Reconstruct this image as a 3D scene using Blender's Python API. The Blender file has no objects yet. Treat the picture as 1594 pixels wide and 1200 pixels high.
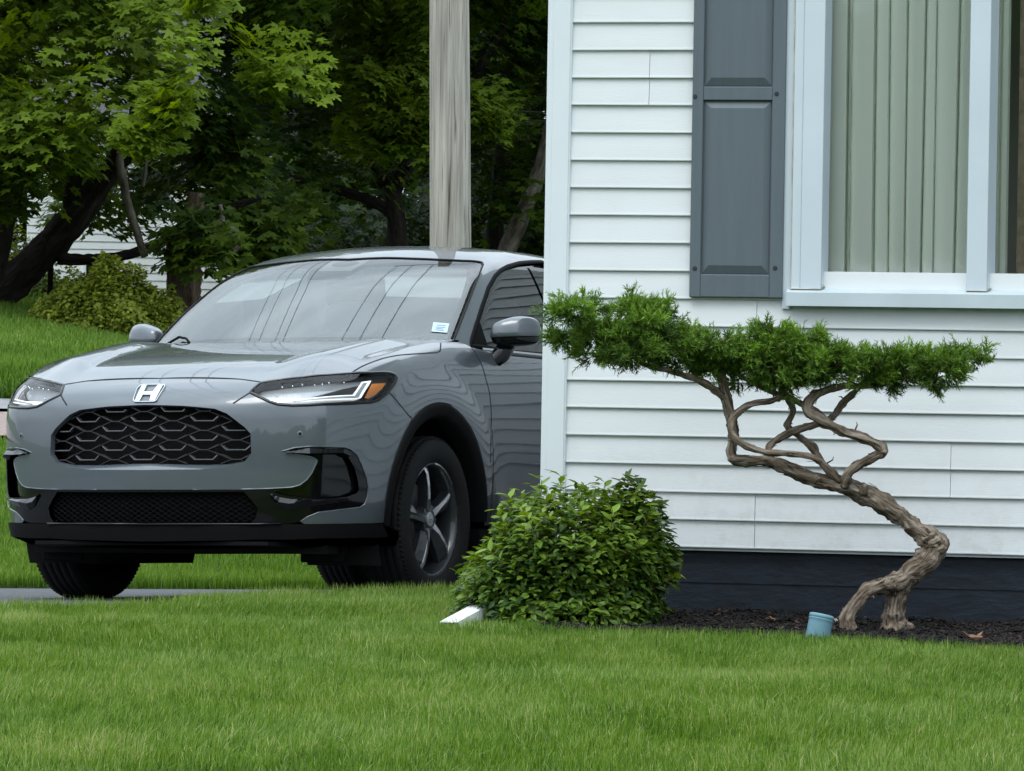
import bpy, bmesh, math, random
import numpy as np
from mathutils import Matrix, Vector
from mathutils.geometry import delaunay_2d_cdt

SC = bpy.context.scene
COL = SC.collection
random.seed(7)
RNG = np.random.default_rng(7)

# ------------------------------------------------------------------ camera
F = 6500.0                     # focal length in pixels of a 1594 px wide frame
ROLL = 0.0168
ZC = 0.854                     # camera height over the ground at the house
CR = np.array((math.cos(ROLL), 0, math.sin(ROLL)))
CU = np.array((-math.sin(ROLL), 0, math.cos(ROLL)))
CF = np.array((0.0, 1.0, 0.0))
CAM = np.array((0.0, 0.0, ZC))
cam_d = bpy.data.cameras.new("camera")
cam_d.sensor_width = 36.0
cam_d.lens = F / 1594.0 * 36.0
cam_d.clip_start = 0.1
cam_d.clip_end = 2000
cam = bpy.data.objects.new("camera", cam_d)
COL.objects.link(cam)
cam.matrix_world = Matrix(((CR[0], CU[0], -CF[0], 0), (CR[1], CU[1], -CF[1], 0), (CR[2], CU[2], -CF[2], ZC), (0, 0, 0, 1)))
SC.camera = cam

def P(u, v, Y):
    """the point seen at pixel (u, v) of the 1594x1200 frame, Y metres ahead"""
    return CAM + Y * (CF + CR * (u - 797) / F + CU * (600 - v) / F)

# ------------------------------------------------------------------ sky, sun, exposure
SUN_EL, SUN_AZ = math.radians(58), math.radians(205)     # azimuth from +y, clockwise
world = bpy.data.worlds.new("World")
SC.world = world
world.use_nodes = True
wn = world.node_tree
wn.nodes.clear()
def wnode(t, **k):
    n = wn.nodes.new(t)
    for a, b in k.items(): setattr(n, a, b)
    return n
wout = wnode('ShaderNodeOutputWorld'); wbg = wnode('ShaderNodeBackground')
sky = wnode('ShaderNodeTexSky', sky_type='NISHITA', sun_disc=False)
sky.sun_elevation = SUN_EL; sky.sun_rotation = SUN_AZ
sky.dust_density = 3.0; sky.air_density = 1.0
hs = wnode('ShaderNodeHueSaturation'); hs.inputs['Saturation'].default_value = 0.35
wn.links.new(sky.outputs[0], hs.inputs['Color'])
# cloud cover: broken overcast, brighter overhead
tc = wnode('ShaderNodeTexCoord')
mp = wnode('ShaderNodeMapping'); mp.inputs['Scale'].default_value = (1.6, 1.6, 3.4)
nz = wnode('ShaderNodeTexNoise'); nz.inputs['Scale'].default_value = 1.7; nz.inputs['Detail'].default_value = 7; nz.inputs['Roughness'].default_value = .58
wn.links.new(tc.outputs['Generated'], mp.inputs['Vector']); wn.links.new(mp.outputs[0], nz.inputs['Vector'])
crp = wnode('ShaderNodeValToRGB')
crp.color_ramp.elements[0].position = .36; crp.color_ramp.elements[0].color = (5.4, 6.4, 7.25, 1)
crp.color_ramp.elements[1].position = .68; crp.color_ramp.elements[1].color = (9.25, 10.45, 11.4, 1)
wn.links.new(nz.outputs['Fac'], crp.inputs['Fac'])
mx = wnode('ShaderNodeMixRGB'); mx.inputs['Fac'].default_value = .8
wn.links.new(hs.outputs[0], mx.inputs[1]); wn.links.new(crp.outputs[0], mx.inputs[2])
sx = wnode('ShaderNodeSeparateXYZ'); wn.links.new(tc.outputs['Generated'], sx.inputs[0])
mr = wnode('ShaderNodeMapRange'); mr.inputs['From Min'].default_value = 0; mr.inputs['From Max'].default_value = 1
mr.inputs['To Min'].default_value = .50; mr.inputs['To Max'].default_value = 2.2
wn.links.new(sx.outputs['Z'], mr.inputs['Value'])
ml = wnode('ShaderNodeMixRGB', blend_type='MULTIPLY'); ml.inputs['Fac'].default_value = 1
wn.links.new(mx.outputs[0], ml.inputs[1]); wn.links.new(mr.outputs[0], ml.inputs[2])
wn.links.new(ml.outputs[0], wbg.inputs['Color'])
wbg.inputs['Strength'].default_value = 0.135
wn.links.new(wbg.outputs[0], wout.inputs[0])

sun_d = bpy.data.lights.new("sun", 'SUN'); sun_d.energy = 0.7; sun_d.angle = math.radians(25); sun_d.color = (1, .96, .9)
sun = bpy.data.objects.new("sun", sun_d); COL.objects.link(sun)
sdir = Vector((math.sin(SUN_AZ) * math.cos(SUN_EL), math.cos(SUN_AZ) * math.cos(SUN_EL), math.sin(SUN_EL)))
sun.rotation_euler = sdir.to_track_quat('Z', 'Y').to_euler()

SC.view_settings.view_transform = 'Standard'
SC.view_settings.look = 'None'
SC.view_settings.gamma = 1
SC.view_settings.exposure = 0.37
SC.cycles.max_bounces = 8
SC.cycles.transparent_max_bounces = 12
SC.cycles.caustics_reflective = False; SC.cycles.caustics_refractive = False

# ------------------------------------------------------------------ materials
MAT = {}
def mat(name, col, rough=.6, metal=0.0, coat=0.0, spec=.5, var=0.0, vscale=8.0, bump=0.0, bscale=40.0, stretch=(1, 1, 1), trans=0.0, ior=1.45, coat_rough=.03, col2=None, detail=5, emis=None, coat_ior=1.5):
    m = bpy.data.materials.new(name); m.use_nodes = True
    nt = m.node_tree; b = nt.nodes['Principled BSDF']
    b.inputs['Base Color'].default_value = (*col, 1)
    b.inputs['Roughness'].default_value = rough; b.inputs['Metallic'].default_value = metal
    b.inputs['Coat Weight'].default_value = coat; b.inputs['Coat IOR'].default_value = coat_ior; b.inputs['Coat Roughness'].default_value = coat_rough
    b.inputs['Specular IOR Level'].default_value = spec; b.inputs['IOR'].default_value = ior
    b.inputs['Transmission Weight'].default_value = trans
    if emis: b.inputs['Emission Color'].default_value = (*col, 1); b.inputs['Emission Strength'].default_value = emis
    if var or bump or col2:
        t = nt.nodes.new('ShaderNodeTexCoord'); mpn = nt.nodes.new('ShaderNodeMapping'); mpn.inputs['Scale'].default_value = stretch
        nt.links.new(t.outputs['Object'], mpn.inputs['Vector'])
        if var or col2:
            n = nt.nodes.new('ShaderNodeTexNoise'); n.inputs['Scale'].default_value = vscale; n.inputs['Detail'].default_value = detail
            nt.links.new(mpn.outputs[0], n.inputs['Vector'])
            r = nt.nodes.new('ShaderNodeValToRGB'); r.color_ramp.elements[0].position = .3; r.color_ramp.elements[1].position = .7
            a = col if col2 else tuple(max(0, c * (1 - var)) for c in col)
            c2 = col2 if col2 else tuple(c * (1 + var) for c in col)
            r.color_ramp.elements[0].color = (*a, 1); r.color_ramp.elements[1].color = (*c2, 1)
            nt.links.new(n.outputs['Fac'], r.inputs['Fac']); nt.links.new(r.outputs[0], b.inputs['Base Color'])
        if bump:
            n2 = nt.nodes.new('ShaderNodeTexNoise'); n2.inputs['Scale'].default_value = bscale; n2.inputs['Detail'].default_value = 6
            nt.links.new(mpn.outputs[0], n2.inputs['Vector'])
            bp = nt.nodes.new('ShaderNodeBump'); bp.inputs['Strength'].default_value = bump; bp.inputs['Distance'].default_value = .01
            nt.links.new(n2.outputs['Fac'], bp.inputs['Height']); nt.links.new(bp.outputs[0], b.inputs['Normal'])
    MAT[name] = m
    return m

def bark_mat(name, dark, mid, light, scale=60, along=.10, bump=1.0, dist=.01):
    """bark whose fibres follow the limb (attribute 'limb': section plane + length)"""
    m = bpy.data.materials.new(name); m.use_nodes = True; m['limb'] = 1
    nt = m.node_tree; b = nt.nodes['Principled BSDF']; b.inputs['Roughness'].default_value = .92; b.inputs['Specular IOR Level'].default_value = .2
    at = nt.nodes.new('ShaderNodeAttribute'); at.attribute_name = 'limb'
    mp_ = nt.nodes.new('ShaderNodeMapping'); mp_.inputs['Scale'].default_value = (1, 1, along); nt.links.new(at.outputs['Vector'], mp_.inputs['Vector'])
    n1 = nt.nodes.new('ShaderNodeTexNoise'); n1.inputs['Scale'].default_value = scale; n1.inputs['Detail'].default_value = 8; n1.inputs['Roughness'].default_value = .6; n1.inputs['Distortion'].default_value = .4
    nt.links.new(mp_.outputs[0], n1.inputs['Vector'])
    r = nt.nodes.new('ShaderNodeValToRGB'); e = r.color_ramp.elements; e[0].position = .33; e[0].color = (*dark, 1); e[1].position = .72; e[1].color = (*light, 1); x = e.new(.5); x.color = (*mid, 1)
    nt.links.new(n1.outputs['Fac'], r.inputs['Fac'])
    n2 = nt.nodes.new('ShaderNodeTexNoise'); n2.inputs['Scale'].default_value = scale * .12; n2.inputs['Detail'].default_value = 4; nt.links.new(at.outputs['Vector'], n2.inputs['Vector'])
    r2 = nt.nodes.new('ShaderNodeValToRGB'); r2.color_ramp.elements[0].position = .35; r2.color_ramp.elements[0].color = (.62, .56, .50, 1); r2.color_ramp.elements[1].position = .65; r2.color_ramp.elements[1].color = (1.1, 1.08, 1.05, 1)
    nt.links.new(n2.outputs['Fac'], r2.inputs['Fac'])
    mx_ = nt.nodes.new('ShaderNodeMixRGB'); mx_.blend_type = 'MULTIPLY'; mx_.inputs[0].default_value = 1; nt.links.new(r.outputs[0], mx_.inputs[1]); nt.links.new(r2.outputs[0], mx_.inputs[2]); nt.links.new(mx_.outputs[0], b.inputs['Base Color'])
    bp = nt.nodes.new('ShaderNodeBump'); bp.inputs['Strength'].default_value = bump; bp.inputs['Distance'].default_value = dist; nt.links.new(n1.outputs['Fac'], bp.inputs['Height']); nt.links.new(bp.outputs[0], b.inputs['Normal'])
    MAT[name] = m
    return m

def leaf_mat(name, dark, light, rough=.5, trans=.35, spec=.28):
    """leaf faces: colour from the per-leaf attribute 'tint', with light passing through"""
    m = bpy.data.materials.new(name); m.use_nodes = True
    nt = m.node_tree; b = nt.nodes['Principled BSDF']; out = nt.nodes['Material Output']
    at = nt.nodes.new('ShaderNodeAttribute'); at.attribute_name = 'tint'
    r = nt.nodes.new('ShaderNodeValToRGB')
    r.color_ramp.elements[0].color = (*dark, 1); r.color_ramp.elements[1].color = (*light, 1)
    nt.links.new(at.outputs['Fac'], r.inputs['Fac']); nt.links.new(r.outputs[0], b.inputs['Base Color'])
    b.inputs['Roughness'].default_value = rough; b.inputs['Specular IOR Level'].default_value = spec
    tr = nt.nodes.new('ShaderNodeBsdfTranslucent')
    hsv = nt.nodes.new('ShaderNodeHueSaturation'); hsv.inputs['Hue'].default_value = .485; hsv.inputs['Value'].default_value = 1.7; hsv.inputs['Saturation'].default_value = 1.1
    nt.links.new(r.outputs[0], hsv.inputs['Color']); nt.links.new(hsv.outputs[0], tr.inputs['Color'])
    mixn = nt.nodes.new('ShaderNodeMixShader'); mixn.inputs['Fac'].default_value = trans
    nt.links.new(b.outputs[0], mixn.inputs[1]); nt.links.new(tr.outputs[0], mixn.inputs[2]); nt.links.new(mixn.outputs[0], out.inputs[0])
    MAT[name] = m
    return m

def glass_mat(name, tint, refl_ior=1.5, rough=0.0, film=0.0):
    """thin pane: tinted see-through, Fresnel mirror on top"""
    m = bpy.data.materials.new(name); m.use_nodes = True
    nt = m.node_tree; nt.nodes.remove(nt.nodes['Principled BSDF']); out = nt.nodes['Material Output']
    t = nt.nodes.new('ShaderNodeBsdfTransparent'); t.inputs['Color'].default_value = (*tint, 1)
    g = nt.nodes.new('ShaderNodeBsdfGlossy'); g.inputs['Roughness'].default_value = rough
    f = nt.nodes.new('ShaderNodeFresnel'); f.inputs['IOR'].default_value = refl_ior
    mixn = nt.nodes.new('ShaderNodeMixShader')
    nt.links.new(f.outputs[0], mixn.inputs['Fac']); nt.links.new(t.outputs[0], mixn.inputs[1]); nt.links.new(g.outputs[0], mixn.inputs[2])
    last = mixn
    if film:                                   # pale uneven film: brightness painted over the pane
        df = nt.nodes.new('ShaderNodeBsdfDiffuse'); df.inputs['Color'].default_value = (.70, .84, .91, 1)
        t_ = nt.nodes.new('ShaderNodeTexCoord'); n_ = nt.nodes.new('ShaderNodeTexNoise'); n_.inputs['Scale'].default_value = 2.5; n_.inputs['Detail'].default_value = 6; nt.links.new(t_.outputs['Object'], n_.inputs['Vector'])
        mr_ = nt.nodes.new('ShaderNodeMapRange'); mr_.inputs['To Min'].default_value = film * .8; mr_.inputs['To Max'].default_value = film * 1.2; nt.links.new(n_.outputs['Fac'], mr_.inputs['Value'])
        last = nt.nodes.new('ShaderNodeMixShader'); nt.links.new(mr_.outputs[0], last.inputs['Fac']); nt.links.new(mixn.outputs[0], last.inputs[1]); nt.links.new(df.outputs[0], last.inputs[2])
    nt.links.new(last.outputs[0], out.inputs[0])
    MAT[name] = m
    return m

# ------------------------------------------------------------------ object helpers
def link(o, parent=None):
    COL.objects.link(o)
    if parent is not None: o.parent = parent
    return o
def mesh_obj(name, verts, faces, material, parent=None, smooth=False, normals=None, attr=None):
    me = bpy.data.meshes.new(name)
    me.from_pydata([tuple(map(float, v)) for v in verts], [], [tuple(map(int, f)) for f in faces])
    if material is not None: me.materials.append(material)
    if smooth: me.shade_smooth()
    if normals is not None: me.normals_split_custom_set_from_vertices([tuple(map(float, n)) for n in normals])
    me.update()
    return link(bpy.data.objects.new(name, me), parent)
def big_mesh(name, verts, loops, nper, material, parent=None, tint=None, smooth=False):
    """fast mesh from arrays: every face has nper corners; tint = one value per vertex"""
    me = bpy.data.meshes.new(name)
    nv, nf = len(verts), len(loops) // nper
    me.vertices.add(nv); me.vertices.foreach_set('co', np.asarray(verts, np.float32).ravel())
    me.loops.add(nf * nper); me.loops.foreach_set('vertex_index', np.asarray(loops, np.int32).ravel())
    me.polygons.add(nf); me.polygons.foreach_set('loop_start', np.arange(0, nf * nper, nper, dtype=np.int32))
    if smooth: me.polygons.foreach_set('use_smooth', np.ones(nf, bool))
    me.materials.append(material)
    me.update(calc_edges=True)
    if tint is not None:
        a = me.attributes.new('tint', 'FLOAT', 'POINT'); a.data.foreach_set('value', np.asarray(tint, np.float32))
    return link(bpy.data.objects.new(name, me), parent)
def empty(name, loc=(0, 0, 0), rz=0.0, parent=None):
    o = bpy.data.objects.new(name, None); o.empty_display_size = .1
    o.location = tuple(map(float, loc)); o.rotation_euler = (0, 0, rz)
    return link(o, parent)
def tag(o, label=None, cat=None, group=None, kind=None):
    if label: o['label'] = label
    if cat: o['category'] = cat
    if group: o['group'] = group
    if kind: o['kind'] = kind
    return o

class MB:
    """collects boxes, prisms and tubes for ONE mesh object"""
    def __init__(s): s.v = []; s.f = []; s.lv = []
    def add(s, vs, fs, lv=None):
        n = len(s.v); s.v += [tuple(map(float, p)) for p in vs]; s.f += [tuple(i + n for i in f) for f in fs]
        s.lv += [tuple(map(float, p)) for p in (vs if lv is None else lv)]
    def box(s, a, b):
        (x0, y0, z0), (x1, y1, z1) = a, b
        s.add([(x0, y0, z0), (x1, y0, z0), (x1, y1, z0), (x0, y1, z0), (x0, y0, z1), (x1, y0, z1), (x1, y1, z1), (x0, y1, z1)],
              [(0, 3, 2, 1), (4, 5, 6, 7), (0, 1, 5, 4), (1, 2, 6, 5), (2, 3, 7, 6), (3, 0, 4, 7)])
        return s
    def cbox(s, a, b, c=.004):
        """box with chamfered edges (bevel through bmesh)"""
        bm = bmesh.new()
        t = MB().box(a, b)
        vs = [bm.verts.new(p) for p in t.v]
        for f in t.f: bm.faces.new([vs[i] for i in f])
        bmesh.ops.bevel(bm, geom=bm.edges[:] , offset=c, segments=1, affect='EDGES')
        bm.verts.index_update()
        s.add([v.co[:] for v in bm.verts], [[v.index for v in f.verts] for f in bm.faces]); bm.free()
        return s
    def prism(s, poly, fn):
        """poly: 2D outline; fn(p, k) gives the 3D point at end k=0/1"""
        n = len(poly)
        s.add([fn(p, 0) for p in poly] + [fn(p, 1) for p in poly],
              [tuple(range(n))[::-1], tuple(range(n, 2 * n))] + [(i, (i + 1) % n, n + (i + 1) % n, n + i) for i in range(n)])
        return s
    def tube(s, pts, rad, n=8, noise=0.0, cap=True, rnd=None, squash=None):
        pts = [np.array(p, float) for p in pts]; m = len(pts)
        if not hasattr(rad, '__len__'): rad = [rad] * m
        T = [pts[min(i + 1, m - 1)] - pts[max(i - 1, 0)] for i in range(m)]
        T = [t / (np.linalg.norm(t) + 1e-9) for t in T]
        a = np.array((0, 0, 1.0)) if abs(T[0][2]) < .9 else np.array((1.0, 0, 0))
        u = np.cross(T[0], a); u /= np.linalg.norm(u)
        vs = []; lv = []; al = 0.0
        for i in range(m):
            if i: al += float(np.linalg.norm(pts[i] - pts[i - 1]))
            u = u - T[i] * np.dot(u, T[i]); u /= np.linalg.norm(u) + 1e-9
            w = np.cross(T[i], u)
            for k in range(n):
                q = 2 * math.pi * k / n
                r = rad[i] * (1 + (rnd.normal() * noise if noise and rnd is not None else 0))
                vs.append(pts[i] + r * (math.cos(q) * u + math.sin(q) * w)); lv.append((r * math.cos(q), r * math.sin(q), al))
        fs = [(i * n + k, i * n + (k + 1) % n, (i + 1) * n + (k + 1) % n, (i + 1) * n + k) for i in range(m - 1) for k in range(n)]
        if cap: fs += [tuple(range(n))[::-1], tuple(range((m - 1) * n, m * n))]
        s.add(vs, fs, lv)
        return s
    def build(s, name, material, parent=None, smooth=False):
        o = mesh_obj(name, s.v, s.f, material, parent, smooth)
        if material is not None and material.get('limb'):
            a = o.data.attributes.new('limb', 'FLOAT_VECTOR', 'POINT'); a.data.foreach_set('vector', np.array(s.lv, np.float32).ravel())
        return o

def spline(pts, per=8):
    """Catmull-Rom through points (any dimension)"""
    p = np.array(pts, float)
    q = np.vstack([2 * p[0] - p[1], p, 2 * p[-1] - p[-2]])
    out = []
    for i in range(1, len(q) - 2):
        for t in np.linspace(0, 1, per, endpoint=False):
            a, b, c, d = q[i - 1:i + 3]
            out.append(.5 * ((2 * b) + (-a + c) * t + (2 * a - 5 * b + 4 * c - d) * t * t + (-a + 3 * b - 3 * c + d) * t ** 3))
    out.append(p[-1])
    return np.array(out)

def vnoise(x, y, seed=0):
    """smooth value noise on arrays, -1..1"""
    xi, yi = np.floor(x).astype(int), np.floor(y).astype(int)
    fx, fy = x - xi, y - yi
    fx, fy = fx * fx * (3 - 2 * fx), fy * fy * (3 - 2 * fy)
    def h(a, b):
        n = (a * 374761393 + b * 668265263 + seed * 974711) & 0x7fffffff
        n = ((n ^ (n >> 13)) * 1274126177) & 0x7fffffff
        return ((n ^ (n >> 16)) & 0xffff) / 32767.5 - 1
    return (h(xi, yi) * (1 - fx) + h(xi + 1, yi) * fx) * (1 - fy) + (h(xi, yi + 1) * (1 - fx) + h(xi + 1, yi + 1) * fx) * fy

def in_poly(px, py, poly):
    poly = np.asarray(poly, float); inside = np.zeros(np.shape(px), bool)
    n = len(poly); j = n - 1
    for i in range(n):
        xi, yi = poly[i][:2]; xj, yj = poly[j][:2]
        c = ((yi > py) != (yj > py)) & (px < (xj - xi) * (py - yi) / (yj - yi + 1e-12) + xi)
        inside ^= c; j = i
    return inside
# ------------------------------------------------------------------ the car's pose (needed by the drive it stands on)
CARR = np.array([[-0.41567, 0.90950, 0.00503], [-0.90881, -0.41556, 0.03696], [0.03570, 0.01079, 0.99930]])
CART = np.array([-1.13686, 17.99384, -0.92216])
CB = np.column_stack([CR, CF, CU])
MR = CB @ CARR                      # car axes in the world
MT = CAM + CB @ CART                # middle of the front axle, on the ground
def drive_z(x, y):
    n = MR[:, 2]
    return MT[2] - (n[0] * (x - MT[0]) + n[1] * (y - MT[1])) / n[2]

# ------------------------------------------------------------------ ground
DRIVE = np.array([(-9, 14.2), (-2.6, 14.9), (-1.42, 15.2), (-1.2, 15.45), (-1.08, 16.1), (-.85, 16.55), (-.45, 16.8), (-.1, 16.85), (.2, 16.9), (.36, 17.1),
                  (1.15, 20.9), (2.6, 21.2), (2.6, 21.55), (-9, 21.45)])
ZP = np.array([(-80, -2.2), (-4, -.95), (2, -.75), (6, -.3), (8.3, -.04), (9.3, 0), (17, 0), (19, -.10), (21.3, -.235), (22.0, -.21), (30, .38), (34, .53), (35.2, .78), (40, 1.25), (46, 1.62), (54, 1.9), (120, 3.2), (500, 12)])
def ground_z(x, y):
    x = np.asarray(x, float); y = np.asarray(y, float)
    z = np.interp(y, ZP[:, 0], ZP[:, 1])
    z = z + .012 * vnoise(x * 1.3, y * 1.3, 3) + .05 * vnoise(x * .23, y * .23, 5) * np.clip((y - 24) / 8, 0, 1)
    z = z + .155 * np.clip(-x - 5.7, -3.6, 3.0) * np.clip((y - 35) / 9, 0, 1)
    return z
def in_drive(x, y): return in_poly(x, y, DRIVE)

def bare(x, y, z):                          # grid axis helper
    pass
gx = np.unique(np.concatenate([np.linspace(-260, -9, 26), np.arange(-9, 5, .12), np.linspace(5, 260, 26)]))
gy = np.unique(np.concatenate([np.linspace(-80, 6, 16), np.arange(6, 24, .12), np.arange(24, 60, .5), np.linspace(60, 480, 24)]))
GX, GY = np.meshgrid(gx, gy)
GZ = ground_z(GX, GY)
dm = in_drive(GX, GY)
GZ = np.where(dm, np.minimum(GZ, drive_z(GX, GY) - .02), GZ)
nx, ny = len(gx), len(gy)
idx = np.arange(nx * ny).reshape(ny, nx)
q = np.stack([idx[:-1, :-1], idx[:-1, 1:], idx[1:, 1:], idx[1:, :-1]], -1).reshape(-1, 4)
mat('soil', (.040, .072, .014), rough=.95, var=.5, vscale=2.0, bump=.6, bscale=60)
ground = big_mesh('lawn_ground', np.stack([GX, GY, GZ], -1).reshape(-1, 3), q.ravel(), 4, MAT['soil'], smooth=True)
tag(ground, kind='structure')

mat('asphalt', (.085, .088, .095), rough=.85, var=.22, vscale=14, bump=.5, bscale=220, detail=8)
def sheet(name, poly, zf, material, step=.25, thick=.03):
    """a flat slab with its own thickness that follows a height function"""
    poly = np.array(poly, float)
    pts = [Vector(p) for p in poly]; n = len(pts)
    x0, y0 = poly.min(0); x1, y1 = poly.max(0)
    X, Y = np.meshgrid(np.arange(x0, x1, step), np.arange(y0, y1, step)); X, Y = X.ravel(), Y.ravel()
    k = in_poly(X, Y, poly); pts += [Vector((a, b)) for a, b in zip(X[k], Y[k])]
    r = delaunay_2d_cdt(pts, [(i, (i + 1) % n) for i in range(n)], [], 0, 1e-5)
    V = np.array([(v.x, v.y) for v in r[0]]); T = np.array(r[2]); c = V[T].mean(1)
    T = T[in_poly(c[:, 0], c[:, 1], poly)]
    z = zf(V[:, 0], V[:, 1])
    return mesh_obj(name, np.column_stack([V, z]), T, material, smooth=True)
tag(sheet('driveway', DRIVE, lambda x, y: drive_z(x, y) + .0, MAT['asphalt'], .3), kind='structure')
mat('paver', (.25, .19, .17), rough=.9, var=.3, vscale=30, bump=.4, bscale=80)
mat('kerb', (.22, .22, .23), rough=.9, var=.15, vscale=20)
tag(sheet('path', [(-40, 30), (12, 30), (12, 33.4), (-40, 33.4)], lambda x, y: ground_z(x, y) + .05, MAT['paver'], .6), kind='structure')
tag(sheet('kerb', [(-40, 33.45), (12, 33.45), (12, 34.3), (-40, 34.3)], lambda x, y: ground_z(x, y) + .06, MAT['kerb'], .6), kind='structure')

# ------------------------------------------------------------------ the white house
HA = math.radians(11.2)
HW = np.array((math.cos(HA), -math.sin(HA), 0)); HIN = np.array((math.sin(HA), math.cos(HA), 0))
_c = P(880, 700, 15.58); HC = np.array((_c[0], _c[1], 0.0))
def hl(u, v, d=0.0):
    """pixel -> (along wall, height) on the plane d metres in front of the front wall"""
    o = HC - HIN * d; r = P(u, v, 1.0) - CAM
    t = np.dot(o - CAM, HIN) / np.dot(r, HIN)
    p = CAM + r * t - HC
    return float(np.dot(p, HW)), float(p[2])
house = empty('house', HC, -HA)
tag(house, 'white clapboard house with dark foundation, grey shutter and curtained window', 'house')

mat('vinyl', (.685, .715, .725), rough=.55, var=.035, vscale=1.5, bump=.08, bscale=30, stretch=(1, 1, 9), spec=.3)
mat('vinyl_trim', (.69, .74, .765), rough=.5, var=.03, vscale=3)
mat('foundation', (.007, .0125, .021), rough=.7, var=.35, vscale=9, bump=.35, bscale=26, stretch=(1, 1, 2.2))
def weather():
    # splash dirt low on the boards, faint grime under the laps
    nt = MAT['vinyl'].node_tree; b = nt.nodes['Principled BSDF']; src = b.inputs['Base Color'].links[0].from_socket
    t = nt.nodes.new('ShaderNodeTexCoord'); sp = nt.nodes.new('ShaderNodeSeparateXYZ'); nt.links.new(t.outputs['Object'], sp.inputs[0])
    mr_ = nt.nodes.new('ShaderNodeMapRange'); mr_.inputs['From Min'].default_value = .75; mr_.inputs['From Max'].default_value = .22; mr_.inputs['To Min'].default_value = 0; mr_.inputs['To Max'].default_value = .9; nt.links.new(sp.outputs['Z'], mr_.inputs['Value'])
    n = nt.nodes.new('ShaderNodeTexNoise'); n.inputs['Scale'].default_value = 14; n.inputs['Detail'].default_value = 9; n.inputs['Roughness'].default_value = .75; nt.links.new(t.outputs['Object'], n.inputs['Vector'])
    r = nt.nodes.new('ShaderNodeValToRGB'); r.color_ramp.elements[0].position = .48; r.color_ramp.elements[0].color = (0, 0, 0, 1); r.color_ramp.elements[1].position = .78; r.color_ramp.elements[1].color = (.6, .6, .6, 1); nt.links.new(n.outputs['Fac'], r.inputs['Fac'])
    mu = nt.nodes.new('ShaderNodeMath'); mu.operation = 'MULTIPLY'; nt.links.new(mr_.outputs[0], mu.inputs[0]); nt.links.new(r.outputs[0], mu.inputs[1])
    n2 = nt.nodes.new('ShaderNodeTexNoise'); n2.inputs['Scale'].default_value = 2.2; n2.inputs['Detail'].default_value = 7; nt.links.new(t.outputs['Object'], n2.inputs['Vector'])
    r2 = nt.nodes.new('ShaderNodeValToRGB'); r2.color_ramp.elements[0].position = .52; r2.color_ramp.elements[0].color = (0, 0, 0, 1); r2.color_ramp.elements[1].position = .8; r2.color_ramp.elements[1].color = (.16, .16, .16, 1); nt.links.new(n2.outputs['Fac'], r2.inputs['Fac'])
    ad = nt.nodes.new('ShaderNodeMath'); ad.operation = 'ADD'; ad.use_clamp = True; nt.links.new(mu.outputs[0], ad.inputs[0]); nt.links.new(r2.outputs[0], ad.inputs[1])
    mx_ = nt.nodes.new('ShaderNodeMixRGB'); mx_.inputs[2].default_value = (.42, .40, .35, 1); nt.links.new(ad.outputs[0], mx_.inputs[0]); nt.links.new(src, mx_.inputs[1]); nt.links.new(mx_.outputs[0], b.inputs['Base Color'])
weather()
ZSID = [hl(890, 36 + 42.72 * k)[1] for k in range(-22, 20)]
ZSID = sorted(ZSID)                                       # ZSID[0] = lowest edge
ZLOW = ZSID[0]; ZTOP = ZSID[-1]
S_J = hl(1221, 300)[0]                                    # left edge of the window's channel
S_W1 = S_J + 2.9                                          # right edge of the window
Z_SILL = hl(1400, 478)[1]; Z_WTOP = Z_SILL + 1.75
S_END = 7.5
def lap(mb, x0, x1, k0, k1, fx, seams=()):
    """clapboard courses k0..k1; fx(s, out, z) -> local point; a board may end at a seam and overlap the next"""
    for k in range(k0, k1):
        z0, z1 = ZSID[k], ZSID[k + 1]
        cuts = [x0] + sorted(s for s, ks in seams if k in ks and x0 < s < x1) + [x1]
        for j in range(len(cuts) - 1):
            a, b = cuts[j], cuts[j + 1]
            e = .0012 if (j % 2 == 0 and len(cuts) > 2) else 0.0
            if b < x1: b -= .0016                       # open end joint
            xs = np.linspace(a, b, max(2, int((b - a) / .25) + 2))
            prof = [(.0135 + e, z0 + .001), (.0142 + e, z0 + .004), (.0125 + e, z0 + .012), (.002 + e, z1 + .006)]
            under = [(-.004, z0 + .001)]
            pr = under + prof
            n = len(pr)
            jit = [.0012 * math.sin(s * 2.1 + k * 1.7) + .0006 * math.sin(s * 5.3 + k) for s in xs]
            vs = [fx(s, o, z + jt * .6) for s, jt in zip(xs, jit) for o, z in pr]
            fs = [(i * n + q, (i + 1) * n + q, (i + 1) * n + q + 1, i * n + q + 1) for i in range(len(xs) - 1) for q in range(n - 1)]
            if b < x1 or len(cuts) > 2:
                fs.append(tuple(range((len(xs) - 1) * n, len(xs) * n)))
            mb.add(vs, fs)
front = lambda s, o, z: (s, -o, z)
k_sill = next(i for i, z in enumerate(ZSID) if z > Z_SILL + .02)
k_wtop = next(i for i, z in enumerate(ZSID) if z > Z_WTOP)
def course(y): return min(range(len(ZSID) - 1), key=lambda i: abs(ZSID[i] - hl(890, y)[1]))
seams = [(hl(1012, 120)[0], (course(121), course(163))), (hl(1179, 480)[0], (course(505.5),)), (hl(1176, 800)[0], (course(804.8), course(847.5))), (hl(1481, 700)[0], (course(719), course(762))),
         (2.4, (course(590),)), (4.4, (course(634), course(676)))]
m = MB()
lap(m, 0, S_J + .004, 0, len(ZSID) - 1, front, seams)
lap(m, S_J + .004, S_W1, 0, k_sill, front, seams)
lap(m, S_J + .004, S_W1, k_wtop, len(ZSID) - 1, front)
lap(m, S_W1, S_END, 0, len(ZSID) - 1, front)
m.add([(0, .006, ZLOW), (S_J, .006, ZLOW), (S_J, .006, ZTOP), (0, .006, ZTOP)], [(0, 1, 2, 3)])
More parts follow.
